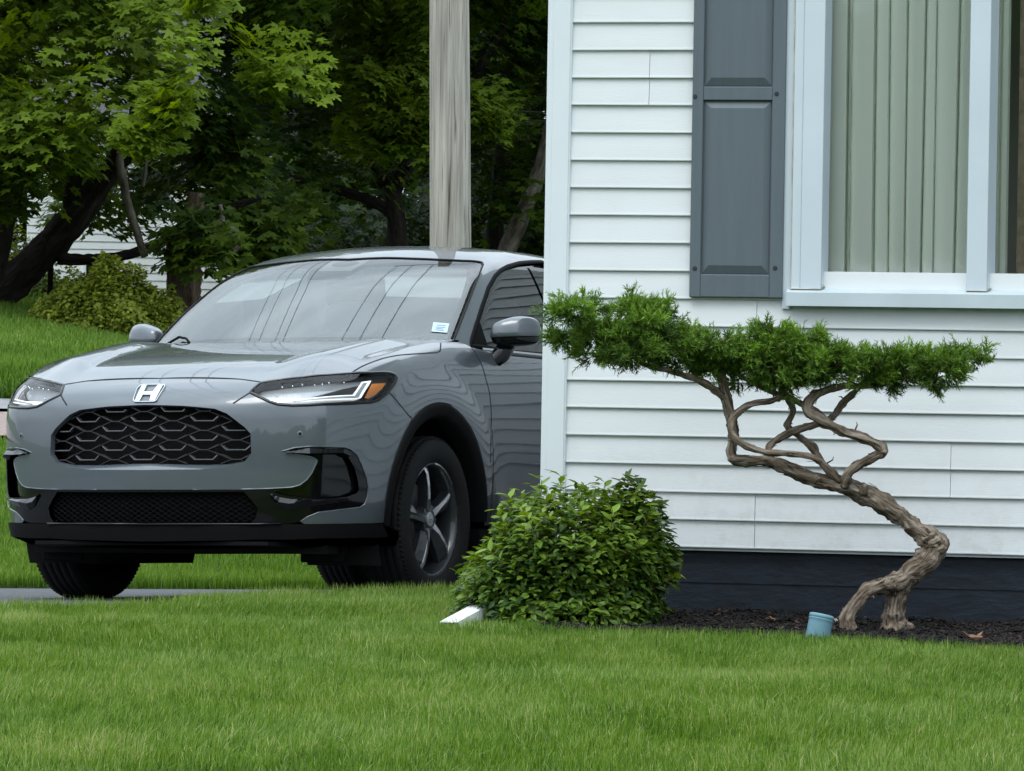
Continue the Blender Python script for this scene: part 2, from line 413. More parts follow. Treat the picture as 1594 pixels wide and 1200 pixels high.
m.add([(S_J, .006, ZLOW), (S_W1, .006, ZLOW), (S_W1, .006, Z_SILL), (S_J, .006, Z_SILL)], [(0, 1, 2, 3)])
m.add([(S_W1, .006, ZLOW), (S_END, .006, ZLOW), (S_END, .006, ZTOP), (S_W1, .006, ZTOP)], [(0, 1, 2, 3)])
m.build('siding', MAT['vinyl'], house)
SIDE_X = hl(846, 700)[0]; SIDE_L = 5.6
m = MB()
lap(m, .06, SIDE_L, 0, len(ZSID) - 1, lambda s, o, z: (SIDE_X - o + .012, s, z))
m.add([(SIDE_X + .02, .05, ZLOW), (SIDE_X + .02, SIDE_L, ZLOW), (SIDE_X + .02, SIDE_L, ZTOP), (SIDE_X + .02, .05, ZTOP)], [(0, 1, 2, 3)])
m.build('siding', MAT['vinyl'], house)
m = MB()
m.cbox((SIDE_X - .006, -.024, ZLOW - .012), (0.004, .07, ZTOP), .003)
xl = hl(856.5, 300)[0]
m.cbox((xl + .008, -.028, ZLOW - .010), (-.002, -.0241, ZTOP), .0015)
m.build('corner_post', MAT['vinyl_trim'], house)
m = MB(); m.box((SIDE_X + .03, .022, -.35), (S_END, .3, ZLOW + .01)); m.box((SIDE_X + .03, .3, -.6), (SIDE_X + .3, SIDE_L, ZLOW + .01))
# courses of the block wall show as shallow joints
for z in (.135,): m.box((SIDE_X + .03, .0185, z), (S_END, .022, z + .0035))
m.build('foundation', MAT['foundation'], house)
m = MB(); m.box((SIDE_X + .01, .0, ZLOW - .010), (S_END, .021, ZLOW + .004)); m.build('starter_strip', MAT['vinyl_trim'], house)
# roof: eaves well above the frame
mat('shingle', (.06, .06, .065), rough=.9, var=.3, vscale=20)
mat('soffit', (.6, .62, .63), rough=.6)
m = MB()
e0, ew = -.35, S_END + .3
m.add([(SIDE_X - .3, e0, ZTOP + .02), (ew, e0, ZTOP + .02), (ew, 3.0, ZTOP + 1.7), (SIDE_X - .3, 3.0, ZTOP + 1.7), (SIDE_X - .3, SIDE_L + .4, ZTOP + .02), (ew, SIDE_L + .4, ZTOP + .02),
       (SIDE_X - .3, e0, ZTOP + .16), (ew, e0, ZTOP + .16), (ew, 3.0, ZTOP + 1.85), (SIDE_X - .3, 3.0, ZTOP + 1.85), (SIDE_X - .3, SIDE_L + .4, ZTOP + .16), (ew, SIDE_L + .4, ZTOP + .16)],
      [(0, 1, 7, 6), (6, 7, 8, 9), (9, 8, 11, 10), (4, 10, 11, 5), (0, 6, 9, 3), (3, 9, 10, 4), (1, 2, 8, 7), (2, 5, 11, 8)])
m.build('roof', MAT['shingle'], house)
m = MB(); m.box((SIDE_X - .29, e0 + .01, ZTOP - .02), (ew - .01, SIDE_L + .39, ZTOP + .018)); m.build('soffit', MAT['soffit'], house)
m = MB(); m.box((SIDE_X + .05, SIDE_L - .05, -.5), (S_END, SIDE_L, ZTOP - .021)); m.build('wall', MAT['vinyl'], house)
m = MB(); m.box((S_END - .05, .31, -.3), (S_END, SIDE_L - .051, ZTOP - .021)); m.build('wall', MAT['vinyl'], house)

# ---- shutter
mat('shutter_grey', (.102, .128, .145), rough=.5, var=.05, vscale=6, bump=.15, bscale=60, stretch=(6, 1, .4))
mat('screw', (.03, .035, .042), rough=.4)
def hs_(u, v, d): return hl(u, v, d)
D = .03
sl, sr = hl(1075.5, 300, D)[0], hl(1220.5, 300, D)[0]
zb = hl(1140, 463, D)[1]; zt = zb + 1.75
il, ir = hl(1092.5, 300, D)[0], hl(1200, 300, D)[0]
zr1, zr2 = hl(1140, 156, D)[1], hl(1140, 135, D)[1]
zbr = hl(1140, 427.4, D)[1]
m = MB()
m.box((sl + .002, -.019, zb + .002), (sr - .002, -.0135, zt - .002))
for a, b in (((sl, -.034, zb), (il, -.019, zt)), ((ir, -.034, zb), (sr, -.019, zt)), ((il, -.0332, zb + .001), (ir, -.019, zbr)), ((il, -.0332, zr1), (ir, -.019, zr2)), ((il, -.0332, zt - .09), (ir, -.019, zt - .001))):
    m.cbox(a, b, .0025)
def raised(x0, z0, x1, z1):
    g, w = .005, .024
    a = [(x0 + g, -.0195, z0 + g), (x1 - g, -.0195, z0 + g), (x1 - g, -.0195, z1 - g), (x0 + g, -.0195, z1 - g)]
    b = [(x0 + g, -.021, z0 + g), (x1 - g, -.021, z0 + g), (x1 - g, -.021, z1 - g), (x0 + g, -.021, z1 - g)]
    c = [(x0 + g + w, -.0315, z0 + g + w * 1.2), (x1 - g - w, -.0315, z0 + g + w * 1.2), (x1 - g - w, -.0315, z1 - g - w), (x0 + g + w, -.0315, z1 - g - w)]
    m.add(a + b + c, [(i, (i + 1) % 4, 4 + (i + 1) % 4, 4 + i) for i in range(4)] + [(4 + i, 4 + (i + 1) % 4, 8 + (i + 1) % 4, 8 + i) for i in range(4)] + [(8, 9, 10, 11)])
raised(il, zbr, ir, zr1); raised(il, zr2, ir, zt - .09)
shutter = m.build('shutter', MAT['shutter_grey'], house)
for u, v in ((1082, 150), (1209, 145.5), (1081.5, 417.5), (1206.5, 417)):
    s, z = hl(u, v, .034); mm = MB()
    mm.prism([(.0085 * math.cos(t), .0085 * math.sin(t)) for t in np.linspace(0, 2 * math.pi, 12, endpoint=False)], lambda p, k: (s + p[0] * (1 - .25 * k), -.034 - .004 * k, z + p[1] * (1 - .25 * k)))
    mm.build('screw', MAT['screw'], shutter)

# ---- window
mat('frame_paint', (.56, .63, .68), rough=.5, var=.03, vscale=4, bump=.04, bscale=40)
mat('frame_dirty', (.50, .47, .40), rough=.8, var=.3, vscale=20)
mat('rail_white', (.70, .74, .76), rough=.5)
glass_mat('window_glass', (.99, 1.0, .995), 1.35)
zs0, zs1, zs2 = hl(1400, 478, .06)[1], hl(1400, 457, .06)[1], hl(1400, 450, .03)[1]
x = lambda u, d=.03: hl(u, 300, d)[0]
win = MB()
GY_ = .050                                                        # glass plane, behind the wall face
win.cbox((x(1219.5), -.020, zs0 - .012), (x(1232), .01, Z_WTOP), .002)          # channel strip
win.cbox((x(1233.2), -.030, zs2 - .005), (x(1248), .03, Z_WTOP), .002)
win.cbox((x(1248.1), -.036, zs2 - .005), (x(1281), .03, Z_WTOP), .003)          # flat casing
def jamb(u0, u1):                                                 # splayed reveal
    a, b = x(u0, .034), hl(u1, 300, -GY_)[0]
    win.add([(a, -.034, zs2), (b, GY_ - .012, zs2), (b, GY_ - .012, Z_WTOP), (a, -.034, Z_WTOP), (a, GY_, zs2), (a, GY_, Z_WTOP), (b, GY_, zs2), (b, GY_, Z_WTOP)],
            [(0, 1, 2, 3), (1, 6, 7, 2), (0, 4, 6, 1), (3, 2, 7, 5)])
win.box((x(1233.4), .0301, zs2), (x(1281), GY_ + .02, Z_WTOP))
jamb(1281, 1291)
win.cbox((x(1506.5), -.036, zs2 - .004), (x(1539), .03, Z_WTOP), .003)          # mullion
win.box((x(1508), .0301, zs2), (x(1539), GY_ + .02, Z_WTOP))
jamb(1539, 1551)
wx1 = S_W1
win.cbox((wx1 - .10, -.036, zs2 - .004), (wx1, .03, Z_WTOP), .003)
win.cbox((x(1233.4), -.037, Z_WTOP - .09), (wx1, .03, Z_WTOP + .001), .003)
wf = win.build('window', MAT['frame_paint'], house)
m = MB()
m.add([(x(1228), -.062, zs0), (wx1 + .03, -.062, zs0), (wx1 + .03, -.060, zs1), (x(1228), -.060, zs1), (x(1228), -.0, zs2 + .004), (wx1 + .03, -.0, zs2 + .004), (x(1228), .0, zs0 + .006), (wx1 + .03, .0, zs0 + .006),
       (x(1233), GY_ + .02, zs2 + .010), (wx1, GY_ + .02, zs2 + .010)],
      [(0, 1, 2, 3), (3, 2, 5, 4), (0, 3, 4, 6), (1, 7, 5, 2), (0, 6, 7, 1), (4, 5, 9, 8)])
mat('sill_paint', (.465, .535, .565), rough=.55, var=.06, vscale=5)
m.build('sill', MAT['sill_paint'], wf)
m = MB()
zr_a, zr_b = hl(1400, 448, -.03)[1], hl(1400, 429, -.03)[1]
m.cbox((hl(1284, 300, -.03)[0], .024, zr_a - .004), (x(1506.8), GY_ + .012, zr_b), .003)
m.cbox((hl(1548, 300, -.03)[0], .024, zr_a - .004), (wx1 - .101, GY_ + .012, zr_b), .003)
m.build('bottom_rail', MAT['rail_white'], wf)
# caulk lines, dirty where the frame meets sill and channel
m = MB()
m.box((x(1232.1), -.0315, zs2 - .004), (x(1233.1), .0, Z_WTOP))
m.box((x(1233.4), -.0385, zs2 - .0045), (x(1281), -.03, zs2 - .001)); m.box((x(1506), -.0385, zs2 - .0045), (x(1540), -.03, zs2 - .001))
for u0, u1 in ((1281, 1291), (1539, 1551)):
    a, b = x(u0, .034), hl(u1, 300, -GY_)[0]
    m.tube([(a + .002, -.034, zs2 + .006), (b + .001, GY_ - .028, zs2 + .012)], .0035, 6)
m.build('caulking', MAT['frame_dirty'], wf)
for a, b in ((x(1281), x(1508)), (x(1539), wx1 - .09)):
    mm = MB(); mm.box((a, GY_ + .004, zr_a), (b, GY_ + .008, Z_WTOP - .05)); mm.build('pane', MAT['window_glass'], wf)
# the room behind the window
mat('room', (.55, .54, .50), rough=.9)
m = MB()
r0, r1 = x(1240), wx1
m.add([(r0, .052, .1), (r1, .052, .1), (r1, 2.2, .1), (r0, 2.2, .1), (r0, .052, ZTOP - .1), (r1, .052, ZTOP - .1), (r1, 2.2, ZTOP - .1), (r0, 2.2, ZTOP - .1)],
      [(0, 1, 2, 3), (4, 7, 6, 5), (2, 6, 7, 3), (0, 3, 7, 4), (1, 5, 6, 2)])
m.build('room_lining', MAT['room'], house)

# ---- curtains (they hang inside the house: things of their own)
mat('curtain_sage', (.88, .92, .83), rough=.9)
mat('curtain_brown', (.26, .20, .14), rough=.9, var=.35, vscale=25)
def curtain(name, material, x0, x1, z0, z1, y, folds, label, seed):
    r = np.random.default_rng(seed)
    n = 900; zs = np.linspace(z0, z1, 18)
    t = np.linspace(0, 1, n)
    edges = np.sort(np.concatenate([[0], (np.arange(1, folds) + r.normal(0, .18, folds - 1)) / folds, [1]]))
    drift = r.normal(0, .012, folds + 1); drift[0] = drift[-1] = 0
    vs = []
    for z in zs:
        k = (z - z0) / (z1 - z0)
        e = edges + drift * (k - .3) * 2
        ph = np.interp(t, e, np.arange(folds + 1))
        fr = ph - np.floor(ph)
        prof = np.where(fr < .90, .008 + .026 * np.clip(fr / .90, 0, 1) ** .8, np.where(fr < .93, .034 - .058 * (fr - .90) / .03, -.024 + .032 * (fr - .93) / .07))   # flat pleats, a slot at every step
        prof = prof + .008 * np.sin(ph * 1.9 + seed)
        for a, b in zip(t, prof): vs.append((x0 + (x1 - x0) * a, y - b + .006 * math.sin(5 * k + 8 * a), z))
    fs = [(i * n + j, i * n + j + 1, (i + 1) * n + j + 1, (i + 1) * n + j) for i in range(len(zs) - 1) for j in range(n - 1)]
    o = mesh_obj(name, vs, fs, material, None, True)
    o.location = HC; o.rotation_euler = (0, 0, -HA)
    md = o.modifiers.new('thick', 'SOLIDIFY'); md.thickness = .002
    tag(o, label, 'curtain')
curtain('curtain', MAT['curtain_sage'], x(1284, -.1), x(1600, -.1) - .075, .9, Z_WTOP + .1, .115, 11, 'pale sage green pleated curtain behind the left window pane', 3)
curtain('curtain', MAT['curtain_brown'], x(1600, -.1) - .04, x(1600, -.1) + .5, .9, Z_WTOP + .1, .120, 5, 'brown curtain at the right edge of the window, behind the far pane', 5)
# ------------------------------------------------------------------ the car (x forward from the front axle, y to its left, z up)
CO = CARR.T @ (-CART)                     # the camera in car axes
def cray(u, v): return CARR.T @ np.array([(u - 797) / F, 1, (600 - v) / F])
def smax(a, b, k):
    h = np.clip(.5 + .5 * (a - b) / k, 0, 1)
    return b * (1 - h) + a * h + k * h * (1 - h)
def pchip(xs, ys):
    xs = np.array(xs, float); ys = np.array(ys, float); h = np.diff(xs); d = np.diff(ys) / h
    m = np.zeros_like(ys); m[0], m[-1] = d[0], d[-1]
    for i in range(1, len(xs) - 1):
        if d[i - 1] * d[i] > 0:
            w1, w2 = 2 * h[i] + h[i - 1], h[i] + 2 * h[i - 1]
            m[i] = (w1 + w2) / (w1 / d[i - 1] + w2 / d[i])
    def f(q):
        q = np.asarray(q, float); i = np.clip(np.searchsorted(xs, q) - 1, 0, len(xs) - 2)
        t = (q - xs[i]) / h[i]; t = np.clip(t, -.5, 1.5)
        return ((2 * t ** 3 - 3 * t ** 2 + 1) * ys[i] + (t ** 3 - 2 * t ** 2 + t) * h[i] * m[i] + (-2 * t ** 3 + 3 * t ** 2) * ys[i + 1] + (t ** 3 - t ** 2) * h[i] * m[i + 1])
    return f
nose = pchip([.10, .18, .25, .32, .40, .46, .55, .65, .75, .80, .856, .90, .935, 1.0, 1.2], [.84, .872, .895, .910, .919, .923, .928, .931, .928, .921, .896, .855, .80, .70, .40])
hoodc = pchip([-1.2, -.5, -.25, 0, .25, .5, .7, .82, .95, 1.1], [1.135, 1.135, 1.125, 1.098, 1.062, 1.018, .968, .925, .85, .72])
sidew = pchip([.10, .2, .3, .45, .6, .75, .88, .98, 1.06, 1.12, 1.3], [.80, .84, .868, .888, .900, .905, .896, .878, .850, .825, .74])
def bump01(t): return np.clip(1 - t * t, 0, 1) ** 2
def FL(p):
    """lower body: negative inside"""
    x, y, z = p[..., 0], p[..., 1], p[..., 2]
    ya = np.sqrt(y * y + 1e-5)
    w = sidew(z) - .075 * np.clip((x - .35) / .6, 0, 1.6) ** 2 - .10 * np.clip((-2.3 - x) / 1.2, 0, 1.3) ** 2
    for ax in (0.0, -2.655):                                   # flared arches
        r = np.sqrt((x - ax) ** 2 + (z - .345) ** 2)
        w = w + .022 * bump01((r - .50) / .17) * np.clip((z - .1) / .3, 0, 1)
    # the door is scooped low down
    w = w - .018 * bump01((z - .46) / .22) * np.clip((-x - .45) / .3, 0, 1) * np.clip((x + 2.25) / .3, 0, 1)
    side = ya - w
    front = (x - (nose(z) - .235 * ya ** 2 - .17 * ya ** 4)) * .96
    crown = .028 * bump01((ya - (.58 + .05 * np.clip(.6 - x, 0, 1))) / .16) * np.clip((x + .3) / .3, 0, 1) * np.clip((1.0 - x) / .35, 0, 1)
    top = (z - (hoodc(x + .10 * ya ** 2) - .035 * ya ** 2 * np.clip(x + .3, 0, 1) + crown)) * .97
    rear = (-3.60 - x) + .12 * ya ** 2 - .10 * (z - .7) 
    f = smax(side, front, .20)
    f = smax(f, top, .085)
    f = smax(f, rear, .22)
    return smax(f, .12 - z, .05)
roofc = pchip([-3.7, -3.2, -2.8, -2.3, -1.8, -1.5, -1.2, -.95, -.6], [1.36, 1.50, 1.56, 1.605, 1.626, 1.622, 1.601, 1.560, 1.47])
cabw = pchip([.8, 1.0, 1.1, 1.25, 1.4, 1.5, 1.6, 1.75], [.86, .835, .808, .763, .702, .652, .59, .48])
def FG(p):
    """cabin: negative inside"""
    x, y, z = p[..., 0], p[..., 1], p[..., 2]
    ya = np.sqrt(y * y + 1e-5)
    X = x + .47 * ya ** 2
    ws = (z - (1.13 + (-.225 - X) * .577 + .030 * np.clip(1 - ((X + .58) / .4) ** 2, -2, 1))) * .86
    side = (ya - (cabw(z) - .10 * np.clip((-2.2 - x) / 1.3, 0, 1.3) ** 2)) * .93
    roof = z - (roofc(x) - .115 * ya ** 2)
    rg = (z - (1.52 + (x + 3.02 + .2 * ya ** 2) * .74)) * .8
    f = smax(ws, side, .07)
    f = smax(f, rg, .12)
    return smax(f, roof, .09)
def grad(Fn, p, e=.002):
    g = np.stack([Fn(p + np.array(d) * e) - Fn(p - np.array(d) * e) for d in ((1, 0, 0), (0, 1, 0), (0, 0, 1))], -1)
    return g / (np.linalg.norm(g, axis=-1, keepdims=True) + 1e-12)
def hit_out(Fn, c, d):
    """from inside c along d (n,3) to the skin"""
    lo = np.zeros(len(d)); hi = np.full(len(d), 5.0)
    for _ in range(44):
        m = (lo + hi) / 2; s = Fn(c + d * m[:, None]) < 0
        lo = np.where(s, m, lo); hi = np.where(s, hi, m)
    return c + d * lo[:, None]
def px(Fn, pts, up=False):
    """photo pixels -> points on the skin (first hit along the sight line; beyond the outline: nearest approach)"""
    out = []
    t = np.linspace(15.0, 21.0, 1500)
    for u, v in pts:
        r = cray(u, v); q = CO + r * t[:, None]; f = Fn(q)
        k = np.where(f < 0)[0]
        if len(k) == 0: out.append(q[np.argmin(f)]); continue
        a, b = t[max(k[0] - 1, 0)], t[k[0]]
        for _ in range(30):
            m = (a + b) / 2
            if Fn((CO + r * m)[None])[0] < 0: b = m
            else: a = m
        out.append(CO + r * b)
    return np.array(out)
def resample(pts, step, closed=False):
    p = np.asarray(pts, float)
    if closed: p = np.vstack([p, p[:1]])
    d = np.r_[0, np.cumsum(np.linalg.norm(np.diff(p, axis=0), axis=1))]
    n = max(2, int(round(d[-1] / step)) + 1)
    # keep the corners: resample every leg on its own
    out = []
    for i in range(len(p) - 1):
        k = max(1, int(round((d[i + 1] - d[i]) / step)))
        for j in range(k): out.append(p[i] + (p[i + 1] - p[i]) * j / k)
    if not closed: out.append(p[-1])
    return np.array(out)
def mirror_close(half):
    """half outline (y>=0, running from the centre line round to the centre line) -> full loop"""
    h = np.asarray(half); o = h[::-1] * np.array([1, -1, 1])
    return np.vstack([h, o])

class Proj:
    """azimuthal chart of the skin seen from an inside point about an axis"""
    def __init__(s, c, ax):
        s.c = np.array(c, float); s.a = np.array(ax, float) / np.linalg.norm(ax)
        h = np.array((0, 0, 1.0)) if abs(s.a[2]) < .9 else np.array((1.0, 0, 0))
        s.u = np.cross(h, s.a); s.u /= np.linalg.norm(s.u); s.w = np.cross(s.a, s.u)
    def to2(s, p):
        d = np.asarray(p) - s.c; d = d / np.linalg.norm(d, axis=-1, keepdims=True)
        th = np.arccos(np.clip(d @ s.a, -1, 1)); a, b = d @ s.u, d @ s.w; n = np.hypot(a, b) + 1e-12
        return np.stack([th * a / n, th * b / n], -1)
    def dirs(s, q):
        th = np.hypot(q[:, 0], q[:, 1]); n = th + 1e-12
        return np.cos(th)[:, None] * s.a + (np.sin(th) / n)[:, None] * (q[:, :1] * s.u + q[:, 1:] * s.w)

def panel(name, Fn, pj, loop, holes, material, parent, step=.02, off=0.0, fold=(), mirror=False, hfold=None, bstep=None, jit=.25):
    """a skin panel bounded by loop with holes; fold = [(loop index, depth, direction or None)] turned-in edges.
    mirror=True builds the same panel on the other side instead"""
    bs = bstep or step * .8
    loops = [resample(l, bs, True) for l in [loop] + list(holes)]
    l2 = [pj.to2(l) for l in loops]
    R = np.linalg.norm(loops[0] - pj.c, axis=1).mean(); g = step / R
    x0, y0 = l2[0].min(0); x1, y1 = l2[0].max(0)
    A, B_ = np.meshgrid(np.arange(x0, x1, g), np.arange(y0, y1, g * .866))
    A = A + (np.arange(A.shape[0]) % 2)[:, None] * g / 2
    A, B_ = A.ravel(), B_.ravel()
    k = in_poly(A, B_, l2[0])
    for h in l2[1:]: k &= ~in_poly(A, B_, h)
    pts = np.column_stack([A[k], B_[k]])
    allb = np.vstack(l2)
    keep = np.ones(len(pts), bool)
    for i in range(0, len(pts), 2000):
        dd = np.min(np.hypot(pts[i:i + 2000, None, 0] - allb[None, :, 0], pts[i:i + 2000, None, 1] - allb[None, :, 1]), 1)
        keep[i:i + 2000] = dd > g * .45
    pts = pts[keep]
    edges = []; n0 = 0
    for l in l2:
        edges += [(n0 + i, n0 + (i + 1) % len(l)) for i in range(len(l))]; n0 += len(l)
    vin = [Vector(p) for p in np.vstack([allb, pts])]
    r = delaunay_2d_cdt(vin, edges, [], 0, 1e-7)
    V2 = np.array([(v.x, v.y) for v in r[0]]); T = np.array([t for t in r[2] if len(t) == 3])
    c = V2[T].mean(1); k = in_poly(c[:, 0], c[:, 1], l2[0])
    for h in l2[1:]: k &= ~in_poly(c[:, 0], c[:, 1], h)
    T = T[k]
    V = hit_out(Fn, pj.c, pj.dirs(V2)); N = grad(Fn, V)
    fn = np.cross(V[T[:, 1]] - V[T[:, 0]], V[T[:, 2]] - V[T[:, 0]])
    flip = (fn * N[T].mean(1)).sum(1) < 0
    T[flip] = T[flip][:, ::-1]
    V = V + N * off
    verts, faces, norms = [V], [tuple(t) for t in T], [N]; nv = len(V)
    for li, depth, dr in fold:
        L = hit_out(Fn, pj.c, pj.dirs(l2[li])); NL = grad(Fn, L); n = len(L)
        dvec = -NL if dr is None else np.broadcast_to(np.array(dr, float), L.shape)
        tan = np.roll(L, -1, 0) - np.roll(L, 1, 0); tan /= np.linalg.norm(tan, axis=1, keepdims=True) + 1e-9
        side = np.cross(tan, NL)
        ar = np.sum((np.roll(l2[li], -1, 0)[:, 0] - l2[li][:, 0]) * (np.roll(l2[li], -1, 0)[:, 1] + l2[li][:, 1]))
        # two rings: a small rounded lip, then the return
        if callable(depth): dp = depth(L)
        else: dp = np.full(n, float(depth))
        a = L + NL * off; b = L + NL * off + dvec * dp[:, None]
        rn = np.cross(tan, dvec); rn /= np.linalg.norm(rn, axis=1, keepdims=True) + 1e-9
        # pick the sign that looks away from the panel's inside
        inner = np.array([V[T].mean(1)[np.argmin(((V[T].mean(1) - q) ** 2).sum(1))] for q in L[::max(1, n // 40)]])
        sgn = np.sign(np.mean(np.sum(rn[::max(1, n // 40)] * (L[::max(1, n // 40)] - inner), 1)))
        rn = rn * sgn
        verts += [a, b]; norms += [rn * .8 + NL * .2, rn]
        for i in range(n):
            j = (i + 1) % n
            q = (nv + i, nv + j, nv + n + j, nv + n + i)
            faces.append(q if sgn < 0 else q[::-1])
        nv += 2 * n
    V = np.vstack(verts); N = np.vstack(norms)
    if mirror:
        V = V * [1, -1, 1]; N = N * [1, -1, 1]; faces = [f[::-1] for f in faces]
    return mesh_obj(name, V, faces, material, parent, True, N)

def ribbon(mb, pts, Fn, w, lift=.0008, closed=False, step=.012):
    """dark seam line lying on the skin"""
    p = resample(pts, step, closed); n = len(p)
    N = grad(Fn, p)
    p = p - N * Fn(p)[:, None]
    if closed: t = np.roll(p, -1, 0) - np.roll(p, 1, 0)
    else: t = np.gradient(p, axis=0)
    t /= np.linalg.norm(t, axis=1, keepdims=True) + 1e-9
    s = np.cross(t, N) * w / 2
    vs = np.stack([p + s - N * .002, p + s + N * lift, p - s + N * lift, p - s - N * .002], 1).reshape(-1, 3)
    m = n if closed else n - 1
    fs = []
    for i in range(m):
        j = (i + 1) % n
        fs += [(i * 4 + k, j * 4 + k, j * 4 + k + 1, i * 4 + k + 1) for k in range(3)]
    mb.add(vs, fs)

# materials
mat('car_paint', (.090, .106, .122), rough=.30, metal=.25, coat=1.0, coat_rough=.012, spec=.55, coat_ior=1.56)
mat('gloss_black', (.004, .004, .005), rough=.06, spec=.5)
mat('black_plastic', (.006, .006, .0065), rough=.7, spec=.12)
mat('under_black', (.006, .006, .006), rough=.9)
mat('tyre_rubber', (.011, .011, .012), rough=.75, var=.2, vscale=30, spec=.3)
mat('dark_alloy', (.035, .037, .042), rough=.3, coat=.6)
mat('bright_alloy', (.75, .76, .78), rough=.3, metal=1.0)
mat('brake_steel', (.22, .21, .20), rough=.45, metal=1.0)
mat('chrome', (.75, .77, .80), rough=.12, metal=1.0)
mat('satin_silver', (.60, .62, .64), rough=.3, metal=1.0)
mat('grille_net', (.035, .036, .04), rough=.4)
mat('grille_gloss', (.11, .11, .12), rough=.25, coat=.6)  # base lightened to paint sky sheen onto black gloss bars
mat('seam', (.010, .011, .013), rough=.7)
mat('lamp_white', (.90, .94, .96), rough=.35, emis=.55)  # slight glow added to whiten the pale strip
mat('lamp_grey', (.42, .44, .46), rough=.3, metal=.3, coat=.5)
mat('lamp_dark', (.02, .021, .023), rough=.3, coat=.5)
mat('amber', (.75, .22, .02), rough=.25, coat=.8)
mat('cabin_trim', (.74, .77, .78), rough=.8)
mat('cabin_dark', (.30, .31, .32), rough=.8)
mat('frit', (.035, .035, .037), rough=.6)
mat('sticker', (.55, .68, .78), rough=.6)
mat('sticker_ink', (.15, .24, .38), rough=.6)
glass_mat('windscreen_glass', (.88, .95, .95), 2.15)
glass_mat('painted_glare', (1, 1, 1), 1.0, 0.0, .20)  # pale veil painted over the glass to lighten it
glass_mat('dark_glass', (.30, .34, .33), 1.9)
glass_mat('lens_glass', (.96, .97, .975), 1.30)

car = empty('parked_car')
car.matrix_world = Matrix([[*MR[i], MT[i]] for i in range(3)] + [[0, 0, 0, 1]])
tag(car, 'glossy grey crossover car with black honeycomb grille parked on the driveway', 'car')

FRONT = Proj((-.5, 0, .55), (1, 0, 0))
SIDE_ = Proj((-1.4, 0, .6), (0, 1, 0))
HOODP = Proj((.1, 0, .3), (0, 0, 1))
CABP = Proj((-1.9, 0, .9), (0, 0, 1))
def onL(pts, pj=FRONT):                     # rough car points -> lower-body skin
    p = np.asarray(pts, float); d = p - pj.c; d /= np.linalg.norm(d, axis=1, keepdims=True)
    return hit_out(FL, pj.c, d)
def onG(pts, pj=CABP):
    p = np.asarray(pts, float); d = p - pj.c; d /= np.linalg.norm(d, axis=1, keepdims=True)
    return hit_out(FG, pj.c, d)
def c0(p): p = np.array(p); p[..., 1] = 0; return p

# ---- traced outlines on the skin
HL = px(FL, [(389.5, 611), (395, 604.5), (405.6, 595.6), (436, 591), (471.6, 587), (510, 583.5), (546, 581), (580, 580), (607, 580), (615, 583), (617.5, 589), (614, 597), (602, 612.5), (588.5, 622.5), (576.6, 626), (550, 627.6), (522, 628.6), (480, 630.5), (455, 631), (432.7, 629.4), (419, 625), (403, 617.5)])
hood_front = px(FL, [(373, 590), (406, 594.4)])
gapc = px(FL, [(243, 589)]); gapc = c0(gapc)
hood_side = px(FL, [(546, 581), (553, 576.5), (561, 571.5), (572, 566.5), (583.5, 562), (598, 557.3), (614.6, 553.8), (632, 551.8), (648, 550.7), (679.5, 549), (685, 546.5), (686, 534)])
cowl = onL([(-.49, .73, 1.10), (-.40, .60, 1.12), (-.32, .40, 1.13), (-.27, .2, 1.13), (-.26, 0, 1.13)], HOODP)
HOOD = np.vstack([gapc, hood_front, HL[2:7][1:], hood_side[1:], cowl])
bump_gap = px(FL, [(603, 611), (606.6, 611.8), (617, 622.7), (629, 638), (636, 646.4), (641, 651)])
ARC_R = .485
def arc(a0, a1, r, n=40, y=.9): return np.array([(r * math.cos(t), y, .345 + r * math.sin(t)) for t in np.radians(np.linspace(a0, a1, n))])
a_gap = math.degrees(math.atan2(bump_gap[-1][2] - .345, bump_gap[-1][0]))
arch_f = onL(arc(a_gap, -2, ARC_R, 24))
FOG_OUT = px(FL, [(437, 703), (458.6, 697), (482, 694.8), (510, 695), (537, 696), (547, 699.7), (556.6, 708), (563.5, 723), (571.8, 745), (574, 759), (572.5, 773), (568, 785), (561, 790), (530, 793.5), (496, 797.7), (479, 804.6), (467.6, 812)])
POD = px(FL, [(437, 703), (458, 706.5), (482, 710.7), (489.5, 713.5), (493.5, 716.5), (493, 720), (486, 735.5), (478, 746.6), (467, 755), (454.5, 758.5), (420, 760.5), (381, 761.5), (300, 762)])
podc = c0(px(FL, [(228, 762)]))
LIPB = px(FL, [(467.6, 812), (474, 815.5), (520, 815), (560, 814.5), (592.5, 813.5)])
GR_OUT = px(FL, [(226, 630), (285, 631.5), (334, 636), (353, 643.5), (381, 665), (390, 675), (391, 706), (381, 718), (354, 726.5), (310, 730.5), (226, 731.5)])
GR_OUT[0][1] = GR_OUT[-1][1] = 0
GR_LOOP = mirror_close(GR_OUT)[:-1][1:] if False else np.vstack([GR_OUT, (GR_OUT[1:-1] * [1, -1, 1])[::-1]])

# bumper skin: both halves in one piece
half = np.vstack([gapc, hood_front, HL[[1, 0]], HL[[21, 20, 19, 18, 17, 16, 15, 14, 13, 12]], bump_gap[1:], arch_f[1:], LIPB[::-1], FOG_OUT[::-1][1:], POD[1:], podc])
full = np.vstack([half, (half[1:-1] * [1, -1, 1])[::-1]])
bumper = panel('bumper', FL, FRONT, full, [GR_LOOP], MAT['car_paint'], car, .016, 0, [(0, .03, None)])
hoodfull = np.vstack([HOOD, (HOOD[1:-1] * [1, -1, 1])[::-1]])
hood = panel('hood', FL, HOODP, hoodfull, [], MAT['car_paint'], car, .022, 0, [(0, .025, None)])

